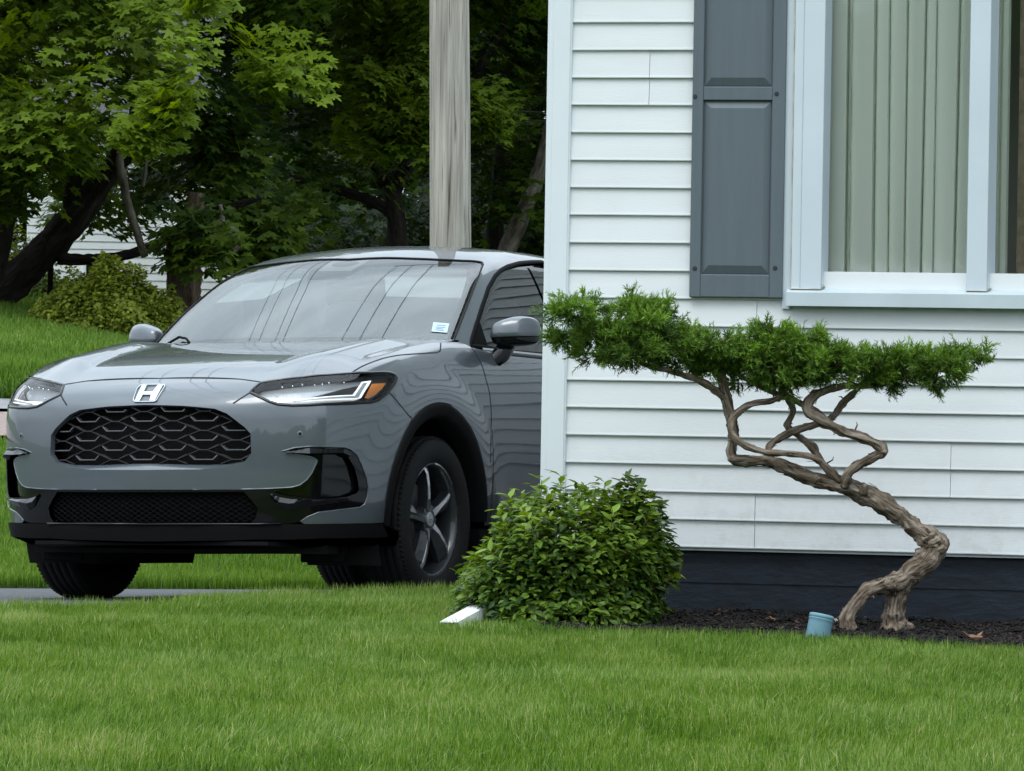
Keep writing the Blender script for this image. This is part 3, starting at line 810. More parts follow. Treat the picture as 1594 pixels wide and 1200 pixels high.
# fender, doors, quarter
belt_z = 1.085
FEN = np.vstack([px(FL, [(546, 581), (580, 580), (607, 580), (615, 583), (617.5, 589), (614, 597), (603, 611)]), bump_gap[1:], onL(arc(a_gap, 178, ARC_R, 60)),
                 onL([(-.49, .9, .32), (-.545, .9, .32)], SIDE_), px(FL, [(763, 720), (764.4, 677), (764.4, 633), (761, 607), (756.2, 590), (751, 571), (742, 553), (734, 541)]), px(FL, [(720, 534), (700, 531.5), (686, 532.5)]), hood_side[::-1][1:-1]])
FD = SIDE_
fen_back = px(FL, [(734, 541), (742, 553), (751, 571), (756.2, 590), (761, 607), (764.4, 633), (764.4, 677), (763, 720)])
DOOR1 = np.vstack([fen_back, onL([(-.545, .9, .30), (-1.60, .9, .30), (-1.62, .9, .6), (-1.60, .86, 1.085), (-1.2, .86, 1.085), (-.8, .86, 1.085)], FD)])
ARC2 = np.array([(-2.655 + .485 * math.cos(t), .9, .345 + .485 * math.sin(t)) for t in np.radians(np.linspace(8, 176, 50))])
DOOR2 = onL([(-1.60, .86, 1.085), (-1.62, .9, .6), (-1.60, .9, .30), (-2.16, .9, .30), *ARC2[:16], (-2.62, .9, .90), (-2.62, .86, 1.085), (-2.1, .86, 1.085)], FD)
QUART = onL([(-2.62, .86, 1.085), (-2.62, .9, .90), *ARC2[16:], (-3.25, .86, .34), (-3.35, .82, .6), (-3.42, .78, .9), (-3.42, .72, 1.085), (-3.0, .84, 1.085)], FD)
for mir in (False, True):
    fen = panel('fender', FL, FRONT, FEN, [], MAT['car_paint'], car, .018, 0, [(0, .02, None)], mir)
    for nm, lp in (('front_door', DOOR1), ('rear_door', DOOR2), ('quarter_panel', QUART)):
        panel(nm, FL, FD, lp, [], MAT['car_paint'], car, .03, 0, [(0, .02, None)], mir)
REARP = Proj((-2.2, 0, .7), (-1, 0, 0))
RB = onL([(-3.42, .72, 1.09), (-3.42, .78, .9), (-3.35, .82, .6), (-3.25, .86, .34), (-3.5, .5, .34), (-3.55, 0, .34)], REARP)
RB = np.vstack([onL([(-3.55, 0, 1.09)], REARP), onL([(-3.5, .4, 1.09)], REARP), RB])
panel('tailgate', FL, REARP, np.vstack([RB, (RB[1:-1] * [1, -1, 1])[::-1]]), [], MAT['car_paint'], car, .05, 0, [(0, .02, None)])
# rocker and rear valance in black plastic, underbody
m = MB()
for s in (1, -1):
    for x0, x1 in ((-.46, -2.19),):
        m.prism([(x0, .19), (x1, .19), (x1, .30), (x0, .31)], lambda p, k, s=s: (p[0], s * (.80 + .075 * k + (.01 if p[1] > .25 else 0)), p[1]))
m.build('rocker_trim', MAT['black_plastic'], car)
m = MB()
m.box((-3.3, -.70, .20), (.62, .70, .34)); m.box((-3.3, -.45, .30), (-2.9, .45, .5)); m.box((-2.2, -.78, .21), (-.5, .78, .45)); m.box((-.5, -.50, .34), (.5, .50, .85))
m.box((.35, -.62, .30), (.66, .62, .80)); m.box((-3.45, -.7, .25), (-3.25, .7, .5))
m.build('underbody', MAT['under_black'], car)
# ---- cabin shell and glass
ws_side = px(FG, [(706, 530.5), (713, 512), (720, 494), (729, 471), (737.7, 447.7), (746, 427), (752, 411.5)])
ws_top = px(FG, [(750, 407.6), (720, 405), (682, 403.3), (640, 401.6), (600, 400.6)])
ws_topc = c0(ws_top[-1:] + np.array([.04, 0, 0])); ws_topc = onG(ws_topc)
ws_bot = onG([(-.13, 0, 1.085), (-.16, .25, 1.085), (-.26, .48, 1.085), (-.40, .65, 1.085)])
WS = np.vstack([ws_bot, ws_side, ws_top, ws_topc])
full2 = lambda h: np.vstack([h, (h[1:-1] * [1, -1, 1])[::-1]])
WSL = full2(WS)
dlo_f = px(FG, [(733.2, 538.6), (735, 527), (741, 507), (750.5, 477), (760.5, 448), (771, 429.5), (780, 420.5), (790, 415), (809.5, 409.3), (828, 407.6), (845, 407.3)])
DLO = np.vstack([dlo_f, onG([(-1.75, .64, 1.525), (-2.1, .63, 1.505), (-2.45, .62, 1.45), (-2.75, .62, 1.36), (-2.95, .66, 1.24), (-2.90, .70, 1.16), (-2.3, .78, 1.115), (-1.6, .80, 1.10), (-1.0, .80, 1.095)])])
RG = onG([(-3.05, 0, 1.50), (-3.05, .42, 1.48), (-3.2, .56, 1.36), (-3.4, .60, 1.18), (-3.45, .35, 1.15), (-3.47, 0, 1.15)])
ring = onG([(-1.9 + 1.9 * math.cos(t), 1.0 * math.sin(t), 1.035) for t in np.linspace(0, 2 * math.pi, 90, endpoint=False)], Proj((-1.9, 0, 1.035), (0, 0, 1)))
panel('roof', FG, CABP, ring, [WSL, DLO, (DLO * [1, -1, 1])[::-1], full2(RG)], MAT['car_paint'], car, .024, 0, [(1, .02, None), (2, .025, None), (3, .025, None), (4, .02, None)])
wsg = panel('windscreen', FG, CABP, WSL, [], MAT['windscreen_glass'], car, .03, -.003)
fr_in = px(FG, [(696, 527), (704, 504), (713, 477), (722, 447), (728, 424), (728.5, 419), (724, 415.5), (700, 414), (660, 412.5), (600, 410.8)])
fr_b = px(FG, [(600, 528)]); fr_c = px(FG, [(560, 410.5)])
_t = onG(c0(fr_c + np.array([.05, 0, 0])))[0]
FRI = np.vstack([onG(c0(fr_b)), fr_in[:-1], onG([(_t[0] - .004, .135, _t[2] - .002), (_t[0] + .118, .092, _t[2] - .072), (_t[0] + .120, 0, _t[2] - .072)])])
panel('glare_film', FG, CABP, full2(FRI), [], MAT['painted_glare'], wsg, .03, -.007)
panel('glass_border', FG, CABP, WSL, [full2(FRI)], MAT['frit'], wsg, .03, -.010)
for mir in (False, True):
    B_x = -1.52
    f1 = np.vstack([dlo_f, onG([(-1.50, .66, 1.53), (B_x, .72, 1.35), (B_x - .02, .80, 1.10), (-1.2, .80, 1.096), (-.9, .80, 1.094)])])
    panel('side_window', FG, CABP, f1, [], MAT['dark_glass'], car, .03, -.008, [], mir)
    f2 = onG([(-1.66, .66, 1.53), (-2.1, .63, 1.515), (-2.45, .62, 1.46), (-2.75, .62, 1.37), (-2.96, .66, 1.24), (-2.91, .70, 1.15), (-2.3, .78, 1.105), (-1.68, .80, 1.092)])
    panel('rear_side_window', FG, CABP, f2, [], MAT['dark_glass'], car, .03, -.008, [], mir)
    f3 = onG([(-1.49, .66, 1.54), (-1.67, .66, 1.54), (-1.69, .80, 1.09), (B_x - .01, .80, 1.09)])
    panel('door_pillar', FG, CABP, f3, [], MAT['gloss_black'], car, .03, -.003, [], mir)
    # window seal, belt strip and the black mirror sail
    m = MB(); ribbon(m, DLO, FG, .020, .003, True, .02)
    if mir: m.v = [(a, -b, c) for a, b, c in m.v]; m.f = [f[::-1] for f in m.f]
    m.build('window_seal', MAT['black_plastic'], car, True)
    m = MB(); belt = onG([(-.62 - .05 * k, .82, 1.088) for k in range(0, 46)]); ribbon(m, belt, FG, .030, .006, False, .03)
    if mir: m.v = [(a, -b, c) for a, b, c in m.v]; m.f = [f[::-1] for f in m.f]
    m.build('belt_strip', MAT['gloss_black'], car, True)
    panel('mirror_sail', FG, CABP, px(FG, [(733.5, 538.6), (737, 522), (744.5, 500), (747.5, 503), (752, 517), (759.5, 539)]), [], MAT['black_plastic'], car, .02, .001, [(0, .01, None)], mir)
panel('rear_window', FG, CABP, full2(RG), [], MAT['dark_glass'], car, .04, -.004)
m = MB(); ribbon(m, WS[3:], FG, .008, .002, False); ribbon(m, WS[3:] * [1, -1, 1], FG, .008, .002, False)
m.build('windscreen_seal', MAT['seam'], car, True)
# cowl panel in the dark gap between hood and glass
m = MB(); m.tube([(-.47, -.74, 1.07), (-.36, -.5, 1.075), (-.27, -.25, 1.08), (-.25, 0, 1.08), (-.27, .25, 1.08), (-.36, .5, 1.075), (-.47, .74, 1.07)], .035, 8)
m.build('cowl', MAT['black_plastic'], car, True)
m = MB(); m.tube(onG([(-.36, -.62, 1.125), (-.40, -.56, 1.150), (-.36, -.50, 1.14), (-.30, -.46, 1.12)]) + np.array([.012, 0, .008]), .006, 6); m.build('wiper', MAT['black_plastic'], car, True)
# sticker
stk = panel('windscreen_sticker', FG, CABP, px(FG, [(674.5, 501.5), (699.5, 503.5), (696, 518), (671.5, 516)]), [], MAT['sticker'], wsg, .02, .0005)
stk['label'] = 'small pale blue permit sticker'
m = MB()
for v0, a, b in ((506, 680, 694), (509, 678, 693), (511.2, 679, 690), (513.5, 677, 691)):
    ribbon(m, px(FG, [(a, v0), (b, v0 + 1.2)]), FG, .0032, .0016, False)
m.build('sticker_print', MAT['sticker_ink'], wsg)

# ---- garnish, recesses, lower grille, lip
LGR = px(FL, [(226, 766), (300, 766), (379, 765.5), (389, 776), (401, 791), (398, 806), (390, 814.5), (300, 815), (226, 815)])
LGR[0][1] = LGR[-1][1] = 0
LGRF = full2(LGR)
RECp = [(456, 705.4), (482, 706.8), (492, 704.3), (533, 705.8), (544, 713.5), (552.5, 728), (558, 749), (559.5, 763), (555, 768), (540, 773.5), (516, 775), (475, 774.5), (444, 771), (427, 766.5), (440, 761.8), (454.8, 760.2), (467.8, 756.7), (479.3, 748), (487.5, 736), (494.6, 720), (495, 716), (490.5, 712.2), (482, 709.2)]
REC = px(FL, RECp)
low = px(FL, [(440, 817), (401, 819), (300, 819.5), (226, 819.5)]); low[-1][1] = 0
GAR = np.vstack([podc, POD[::-1], FOG_OUT[1:], low])
panel('bumper_garnish', FL, FRONT, full2(GAR), [LGRF, REC, (REC * [1, -1, 1])[::-1]], MAT['gloss_black'], car, .014, -.003, [(0, .02, None), (1, .05, (-1, 0, 0)), (2, .05, None), (3, .05, None)])
for mir in (False, True):
    panel('recess_plate', FL, FRONT, REC, [], MAT['gloss_black'], car, .02, -.036, [], mir)
lt = px(FL, [(226, 816.5), (300, 816.5), (401, 816.5), (440, 815.5), (474, 815.3), (520, 815), (592, 813.8)]); lt[0][1] = 0
lb = px(FL, [(602, 834), (560, 836), (500, 837), (401, 839), (300, 841), (226, 842)]); lb[-1][1] = 0
panel('front_lip', FL, FRONT, full2(np.vstack([lt, lb])), [], MAT['black_plastic'], car, .018, .008, [(0, .16, (-.96, 0, -.20))])
m = MB(); m.tube(lt[:3][::-1] * [1, -1, 1] + np.array([.014, 0, .002]), .0045, 6); m.tube(lt[:4] + np.array([.014, 0, .002]), .0045, 6)
m.build('lip_edge', MAT['gloss_black'], car, True)
# painted lips round the recess, and the sloping gloss-black blades above and below it
for s in (1, -1):
    k_ = np.array([1, s, 1])
    for ln_ in (resample(POD[1:], .012), resample(FOG_OUT, .012)):
        m = MB(); m.tube((ln_ - grad(FL, ln_) * .0012) * k_, .0032, 6); m.build('bumper_edge', MAT['car_paint'], car, True)
    for nm, rows in (('garnish_blade', (([(420, 766), (428, 767), (444, 770.5), (475, 774), (516, 775), (540, 774)], -.013), ([(422, 772), (434, 781), (450, 783.5), (475, 781), (516, 777.8), (540, 776)], .012), ([(422, 775), (434, 789), (450, 794), (475, 790), (516, 784), (540, 780)], .001))),
                     ('garnish_brow', (([(445, 701.5), (482, 696), (537, 697.2), (548, 701.5)], -.002), ([(443, 704), (482, 705.6), (533, 704.8), (543, 709.5)], .016), ([(446, 705.5), (482, 707.5), (530, 707.5), (540, 714)], -.012)))):
        R3 = []
        for pts_, o_ in rows:
            q = resample(px(FL, pts_), .02); q = np.array([q[int(round(t))] for t in np.linspace(0, len(q) - 1, 16)]); R3.append((q + grad(FL, q) * o_) * k_)
        V = np.vstack(R3); fs = [(r * 16 + i, r * 16 + i + 1, (r + 1) * 16 + i + 1, (r + 1) * 16 + i) for r in range(2) for i in range(15)]
        mesh_obj(nm, V, fs if s < 0 else [f[::-1] for f in fs], MAT['gloss_black'], car)
def surfx(y, z):
    """skin point straight ahead at (y, z)"""
    y = np.asarray(y, float); z = np.asarray(z, float)
    return hit_x(y, z)
def hit_x(y, z):
    lo = np.full(y.shape, -.3); hi = np.full(y.shape, 1.3)
    for _ in range(40):
        mm = (lo + hi) / 2; s = FL(np.stack([mm, y, z], -1)) < 0
        lo = np.where(s, mm, lo); hi = np.where(s, hi, mm)
    return np.stack([lo, y, z], -1)
# bevelled painted ring round the honeycomb
nR = len(GR_LOOP); GRr = resample(GR_LOOP, .02, True)
cz = GR_LOOP[:, 2].mean()
NGR = grad(FL, GRr)
zmin, zmax = GRr[:, 2].min(), GRr[:, 2].max()
tb = np.clip((zmin + .035 - GRr[:, 2]) / .035, 0, 1)               # 1 along the bottom edge
dirn = np.stack([np.zeros(len(GRr)), -GRr[:, 1], (cz - GRr[:, 2]) * 2.2], -1); dirn /= np.linalg.norm(dirn, axis=1, keepdims=True)
inn = GRr + dirn * (.007 + .019 * tb)[:, None] + np.array([-.024, 0, 0])
inn2 = inn + np.array([-.05, 0, 0])
mid = GRr * .55 + inn * .45 + np.array([.004, 0, 0])
n = len(GRr)
mesh_obj('grille_surround', np.vstack([GRr, mid, inn]), [(a * n + i, a * n + (i + 1) % n, (a + 1) * n + (i + 1) % n, (a + 1) * n + i) for a in range(2) for i in range(n)], MAT['car_paint'], car, True)
GIN = inn                                                          # opening behind the ring
mesh_obj('grille_frame', np.vstack([inn, inn2]), [(i, (i + 1) % n, n + (i + 1) % n, n + i) for i in range(n)], MAT['gloss_black'], car, True)
yz = GIN[:, 1:]
yy, zz = np.meshgrid(np.linspace(-.5, .5, 41), np.linspace(zmin, zmax, 13)); b = hit_x(yy.ravel(), zz.ravel()) + np.array([-.11, 0, 0])
mesh_obj('grille_back', b, [(r * 41 + c, r * 41 + c + 1, (r + 1) * 41 + c + 1, (r + 1) * 41 + c) for r in range(12) for c in range(40)], MAT['under_black'], car)
z0g = (CO + cray(220, 651.3) * 16.97)[2]
def unproj_y0(u, v):
    r = cray(u, v); t = -CO[1] / r[1]; return CO + r * t
z0g = unproj_y0(221, 655)[2]; rp = (z0g - unproj_y0(221, 715)[2]) / 4; cp = .1375
gl, dl = MB(), MB()
gpoly = np.array(yz)
def inside(pts): return in_poly(np.array([p[0] for p in pts]), np.array([p[1] for p in pts]), gpoly)
def bar(mb, pts, w, d):
    q = []
    for (a, b_), (c, e) in zip(pts[:-1], pts[1:]):
        k = max(2, int(math.hypot(c - a, e - b_) / .012))
        q += [(a + (c - a) * i / k, b_ + (e - b_) * i / k) for i in range(k)]
    q.append(pts[-1])
    ok = inside(q); run = []
    runs = []
    for p, o in zip(q, ok):
        if o: run.append(p)
        else:
            if len(run) > 1: runs.append(run)
            run = []
    if len(run) > 1: runs.append(run)
    for run in runs:
        a = np.array(run); S = hit_x(a[:, 0], a[:, 1]) + np.array([-.024, 0, 0])
        t = np.gradient(a, axis=0); t /= np.linalg.norm(t, axis=1, keepdims=True) + 1e-9
        nn = np.column_stack([np.zeros(len(a)), -t[:, 1], t[:, 0]])
        vs = np.stack([S + nn * w * .35, S + nn * w * .6 + np.array([-d, 0, 0]), S - nn * w * .6 + np.array([-d, 0, 0]), S - nn * w * .35], 1).reshape(-1, 3)
        m_ = len(a)
        fs = [(i * 4 + k, i * 4 + (k + 1) % 4, (i + 1) * 4 + (k + 1) % 4, (i + 1) * 4 + k) for i in range(m_ - 1) for k in range(4)] + [(0, 3, 2, 1), tuple((m_ - 1) * 4 + k for k in range(4))]
        mb.add(vs, fs)
for i in range(-4, 5):
    for j in range(-2, 7):
        y, z = i * cp - .012, z0g - rp * j
        if (i + j) % 2 == 0:
            h = .040
            bar(gl, [(y - h - .020, z + .018), (y - h, z), (y + h, z), (y + h + .020, z + .018)], .0060, .02)
        else:
            h = .017
            bar(dl, [(y - h, z), (y + h, z)], .005, .02)
            for s in (1, -1):
                bar(dl, [(y + s * h, z), (y + s * (cp - h), z - rp)], .0036, .02)
                bar(dl, [(y + s * h, z), (y + s * .062, z + rp * .55)], .0030, .02)
gl.build('grille_bar', MAT['grille_gloss'], car); dl.build('grille_mesh', MAT['grille_net'], car)
# lower grille: diamond wire mesh
zl0, zl1 = LGRF[:, 2].min(), LGRF[:, 2].max(); gpoly = LGRF[:, 1:]
lm = MB(); st = .036
for k in range(-40, 41):
    for s in (1, -1):
        y0 = k * st
        bar(lm, [(y0, zl0 - .01), (y0 + s * (zl1 - zl0 + .02) * 1.75, zl1 + .01)], .0032, .012)
lm.build('lower_grille_mesh', MAT['black_plastic'], car)
yy, zz = np.meshgrid(np.linspace(-.53, .53, 31), np.linspace(zl0 - .01, zl1 + .01, 5)); b = hit_x(yy.ravel(), zz.ravel()) + np.array([-.085, 0, 0])
mesh_obj('lower_grille_back', b, [(r * 31 + c, r * 31 + c + 1, (r + 1) * 31 + c + 1, (r + 1) * 31 + c) for r in range(4) for c in range(30)], MAT['under_black'], car)
# tyre air deflectors and splash shield
for s in (1, -1):
    m = MB(); m.cbox((.50, s * .62 - .10, .165), (.52, s * .62 + .10, .30), .006); m.build('air_deflector', MAT['black_plastic'], car)
m = MB(); m.add([(.86, -.55, .235), (.86, .55, .235), (.5, .62, .215), (.5, -.62, .215), (.86, -.55, .25), (.86, .55, .25), (.5, .62, .25), (.5, -.62, .25)], [(0, 1, 2, 3), (4, 7, 6, 5), (0, 4, 5, 1), (2, 6, 7, 3), (1, 5, 6, 2), (0, 3, 7, 4)])
m.build('splash_shield', MAT['black_plastic'], car)
m = MB()                                                    # the engine bay floor and crash beam stop sight lines through the nose
m.box((.55, -.60, .26), (.74, .60, .84)); m.box((-.1, -.55, .5), (.55, .55, .90)); m.build('engine_bay', MAT['under_black'], car)

# ---- headlamps
def lampp(pts): return px(FL, [(370 + a / 5.904, 560 + b_ / 5.904) for a, b_ in pts])
DRL = lampp([(262, 352), (640, 335), (1075, 308), (1150, 176), (1242, 165), (1155, 338), (1095, 352), (650, 368), (345, 378)])
DRL2 = lampp([(355, 384), (760, 372), (770, 395), (390, 411)])
DARK = lampp([(640, 318), (1090, 192), (1130, 185), (1072, 300)])
DARK2 = lampp([(780, 376), (1100, 358), (1160, 345), (1245, 168), (1250, 148), (1400, 132), (1452, 160), (1440, 215), (1370, 308), (1290, 366), (1220, 388), (900, 402), (785, 400)])
AMB = lampp([(1245, 204), (1382, 200), (1345, 258), (1280, 315), (1215, 350), (1180, 344)])
INK = lampp([(1092, 320), (1162, 190), (1205, 184), (1128, 335), (1090, 340), (520, 372), (480, 366)])
LEDS = [(380, 250), (475, 240), (565, 228), (680, 232), (750, 225), (810, 212), (950, 210), (335, 335)]
for mir in (False, True):
    hlp = panel('headlight', FL, FRONT, HL, [], MAT['lamp_grey'], car, .016, -.045, [], mir)
    m_f = 1
    def sub(nm, lp, mt, off, d=.012): return panel(nm, FL, FRONT, lp, [], MAT[mt], hlp, .014, off, [(0, d, None)], mir)
    sub('lamp_bezel', DARK2, 'lamp_dark', -.030)
    sub('daytime_strip', DRL, 'lamp_white', -.016)
    sub('light_guide', INK, 'lamp_grey', -.0145, .004)
    sub('lamp_trim', DRL2, 'lamp_grey', -.014)
    sub('lamp_pocket', DARK, 'lamp_dark', -.032)
    sub('turn_reflector', AMB, 'amber', -.012)
    for q in lampp(LEDS):
        q = q - np.array([.03, 0, 0])
        if mir: q = q * [1, -1, 1]
        mm = MB(); mm.tube([q, q + np.array([.006, 0, 0])], [.005, .0035], 8); mm.build('lamp_reflector', MAT['chrome'], hlp, True)
    panel('lamp_lens', FL, FRONT, HL, [], MAT['lens_glass'], hlp, .016, .0005, [], mir)
    # dark moulding round the lens
    mm = MB(); ribbon(mm, HL, FL, .012, .0022, True, .01)
    if mir: mm.v = [(a, -b_, c) for a, b_, c in mm.v]; mm.f = [f[::-1] for f in mm.f]
    mm.build('lamp_gasket', MAT['gloss_black'], hlp, True)
    # the inner wall of the lamp bowl
    L = resample(HL, .02, True); N_ = grad(FL, L); a = L - N_ * .002; b_ = L - N_ * .05
    if mir: a, b_ = a * [1, -1, 1], b_ * [1, -1, 1]
    k = len(L); mesh_obj('lamp_bowl', np.vstack([a, b_]), [(i, (i + 1) % k, k + (i + 1) % k, k + i) for i in range(k)], MAT['lamp_dark'], hlp, True)
# crease running from the lamp's inner tip to the honeycomb
def seam(pts, w):
    mm = MB(); ribbon(mm, pts, FL, w, .0012, False); mm.build('shut_line', MAT['seam'], car)
for s in (1, -1):
    seam(px(FL, [(389.5, 611), (380, 617), (363, 628)]) * [1, s, 1], .006)
# ---- shut lines
for s in (1, -1):
    k = np.array([1, s, 1])
    seam(np.vstack([gapc, hood_front]) * k, .0055); seam(hood_side * k, .0055)
    seam(bump_gap * k, .005); seam(fen_back * k, .0055)
    seam(onL([(-.545, .9, .74), (-.545, .9, .32)], SIDE_) * k, .005)
    seam(onL([(-1.60, .86, 1.085), (-1.62, .9, .6), (-1.60, .9, .30)], SIDE_) * k, .005); seam(onL([(-2.62, .86, 1.085), (-2.62, .9, .84)], SIDE_) * k, .005)
# parking sensors
mat('sensor_grey', (.11, .125, .14), rough=.4, coat=.5)
for mir in (1, -1):
    q = px(FL, [(467, 675.5)])[0]; nrm = grad(FL, q[None])[0]; q = q * [1, mir, 1]; nrm = nrm * [1, mir, 1]
    m = MB(); m.tube([q - nrm * .004, q + nrm * .0015, q + nrm * .0025], [.0125, .0125, .010], 16); o = m.build('parking_sensor', MAT['sensor_grey'], car)
    m = MB(); m.tube([q + nrm * .002, q + nrm * .0032], [.0065, .006], 14); m.build('sensor_eye', MAT['black_plastic'], o)
# ---- badge
bc = unproj_y0(229, 613)
def badge(poly2, h0, h1, mb):
    a = np.array(poly2, float); S = hit_x(a[:, 0], bc[2] + a[:, 1]); n_ = grad(FL, S); k = len(a)
    mb.add(np.vstack([S + n_ * h0, S + n_ * h1]), [tuple(range(k, 2 * k)), tuple(range(k))[::-1]] + [(i, (i + 1) % k, k + (i + 1) % k, k + i) for i in range(k)])
def rrect(wt, wb, h, r, n=6):
    out = []
    for (cx_, cy_, a0) in ((wt - r, h - r, 0), (-wt + r, h - r, 90), (-wb + r, -h + r, 180), (wb - r, -h + r, 270)):
        out += [(cx_ + r * math.cos(math.radians(a0 + 90 * i / n)), cy_ + r * math.sin(math.radians(a0 + 90 * i / n))) for i in range(n + 1)]
    return out
outr, innr = rrect(.066, .060, .038, .018), rrect(.0595, .0535, .0325, .014)
mb = MB(); k = len(outr)
A_ = np.array(outr); B2 = np.array(innr)
SA = hit_x(A_[:, 0], bc[2] + A_[:, 1]); SB = hit_x(B2[:, 0], bc[2] + B2[:, 1]); nA, nB = grad(FL, SA), grad(FL, SB)
mb.add(np.vstack([SA + nA * .0005, SA * .7 + SB * .3 + nA * .008, SA * .3 + SB * .7 + nA * .008, SB + nB * .0005]), [(r * k + i, r * k + (i + 1) % k, (r + 1) * k + (i + 1) % k, (r + 1) * k + i) for r in range(3) for i in range(k)])
for s in (1, -1):
    badge([(s * .050, .0325), (s * .0255, .0325), (s * .0205, .004), (s * .019, 0), (s * .019, -.004), (s * .024, -.0325), (s * .047, -.0325)][::(1 if s < 0 else -1)], .001, .008, mb)
badge([(-.022, .0055), (-.022, -.0075), (.022, -.0075), (.022, .0055)][::-1], .001, .0075, mb)
mb.build('badge', MAT['satin_silver'], car)

# ---- arch trim and liners
def arch_trim(ax, a0, a1, mir):
    A = np.radians(np.linspace(a0, a1, 60)); o = []
    base = np.array([(ax + ARC_R * math.cos(t), .9, .345 + ARC_R * math.sin(t)) for t in A])
    pj = FRONT if ax == 0 else SIDE_
    S = onL(base, SIDE_ if ax else FRONT)
    if ax == 0:
        k = A > np.radians(100); S[k] = onL(base[k], SIDE_)
    C = np.array([ax, 0, .345])
    rows = []
    for dr, dy in ((.006, -.004), (.004, .009), (-.012, .011), (-.046, .004), (-.060, -.010), (-.062, -.075)):
        q = S.copy(); v = (S - C) * [1, 0, 1]; v /= np.linalg.norm(v, axis=1, keepdims=True)
        q = q + v * dr; q[:, 1] += dy
        rows.append(q)
    n_ = len(A); V = np.vstack(rows)
    if mir: V = V * [1, -1, 1]
    fs = [(r * n_ + i, r * n_ + i + 1, (r + 1) * n_ + i + 1, (r + 1) * n_ + i) for r in range(len(rows) - 1) for i in range(n_ - 1)]
    fs = [f[::-1] for f in fs] if not mir else fs
    mesh_obj('arch_trim', V, fs, MAT['black_plastic'], car, True)
    m = MB(); B3 = np.radians(np.linspace(-25, 205, 40))
    V = [(ax + .455 * math.cos(t), yv, .345 + .455 * math.sin(t)) for yv in (.845, .50) for t in B3]
    fs = [(i, i + 1, 40 + i + 1, 40 + i) for i in range(39)] + [tuple(range(40, 80))]
    if mir: V = [(a, -b_, c) for a, b_, c in V]
    mesh_obj('wheel_well', V, fs, MAT['under_black'], car, True)
for mir in (False, True):
    arch_trim(0.0, -4, 181, mir); arch_trim(-2.655, 2, 178, mir)

# ---- wheels
def lathe(prof, n=72, close=False):
    """profile of (radius, y) spun about the y axis"""
    vs = [(r * math.cos(a), y, r * math.sin(a)) for r, y in prof for a in np.linspace(0, 2 * math.pi, n, endpoint=False)]
    k = len(prof); rr = range(k if close else k - 1)
    fs = [(i * n + j, ((i + 1) % k) * n + j, ((i + 1) % k) * n + (j + 1) % n, i * n + (j + 1) % n) for i in rr for j in range(n)]
    return vs, fs
wheel_proto = empty('wheel', (0, 0, 0), 0, car)
tp = [(.236, .080), (.243, .098), (.262, .109), (.290, .1135), (.315, .112), (.335, .103), (.345, .092)]
tread = []
for a, b_ in ((.085, .056), (.049, .020), (.014, -.014), (-.020, -.049), (-.056, -.085)):
    tread += [(.343, a + .0035), (.351, a), (.352, (a + b_) / 2), (.351, b_)]
tp2 = tp + tread + [(r, -y) for r, y in tp[::-1]]
v_, f_ = lathe(tp2, 96)
# tread blocks on the shoulders
m = MB(); m.add(v_, f_)
for k in range(96):
    a = 2 * math.pi * k / 96
    for y0, y1 in ((.086, .099), (-.099, -.086)):
        q = [(.3438, y0), (.3438, y1), (.3405, y1 + (.004 if y0 > 0 else 0)), (.3405, y0 - (0 if y0 > 0 else .004))]
        m.add([((r + .001) * math.cos(a + d), y, (r + .001) * math.sin(a + d)) for d in (-.017, .017) for r, y in q], [(0, 1, 2, 3), (7, 6, 5, 4), (0, 4, 5, 1), (1, 5, 6, 2), (2, 6, 7, 3), (3, 7, 4, 0)])
tyre = m.build('tyre', MAT['tyre_rubber'], wheel_proto, True)
v_, f_ = lathe([(.150, -.09), (.214, -.085), (.222, -.02), (.226, .055), (.236, .074), (.2415, .084), (.240, .090), (.234, .0905), (.229, .084), (.222, .060), (.216, .02)], 96)
rim = mesh_obj('rim', v_, f_, MAT['dark_alloy'], wheel_proto, True)
v_, f_ = lathe([(.0, -.02), (.155, -.02), (.160, -.02), (.160, -.045), (.0, -.045)], 60)
mesh_obj('brake_disc', v_, f_, MAT['brake_steel'], wheel_proto, True)
m = MB(); m.cbox((-.16, -.06, -.07), (-.085, .012, .07), .012); m.build('brake_caliper', MAT['dark_alloy'], wheel_proto)
sp, sh = MB(), MB()
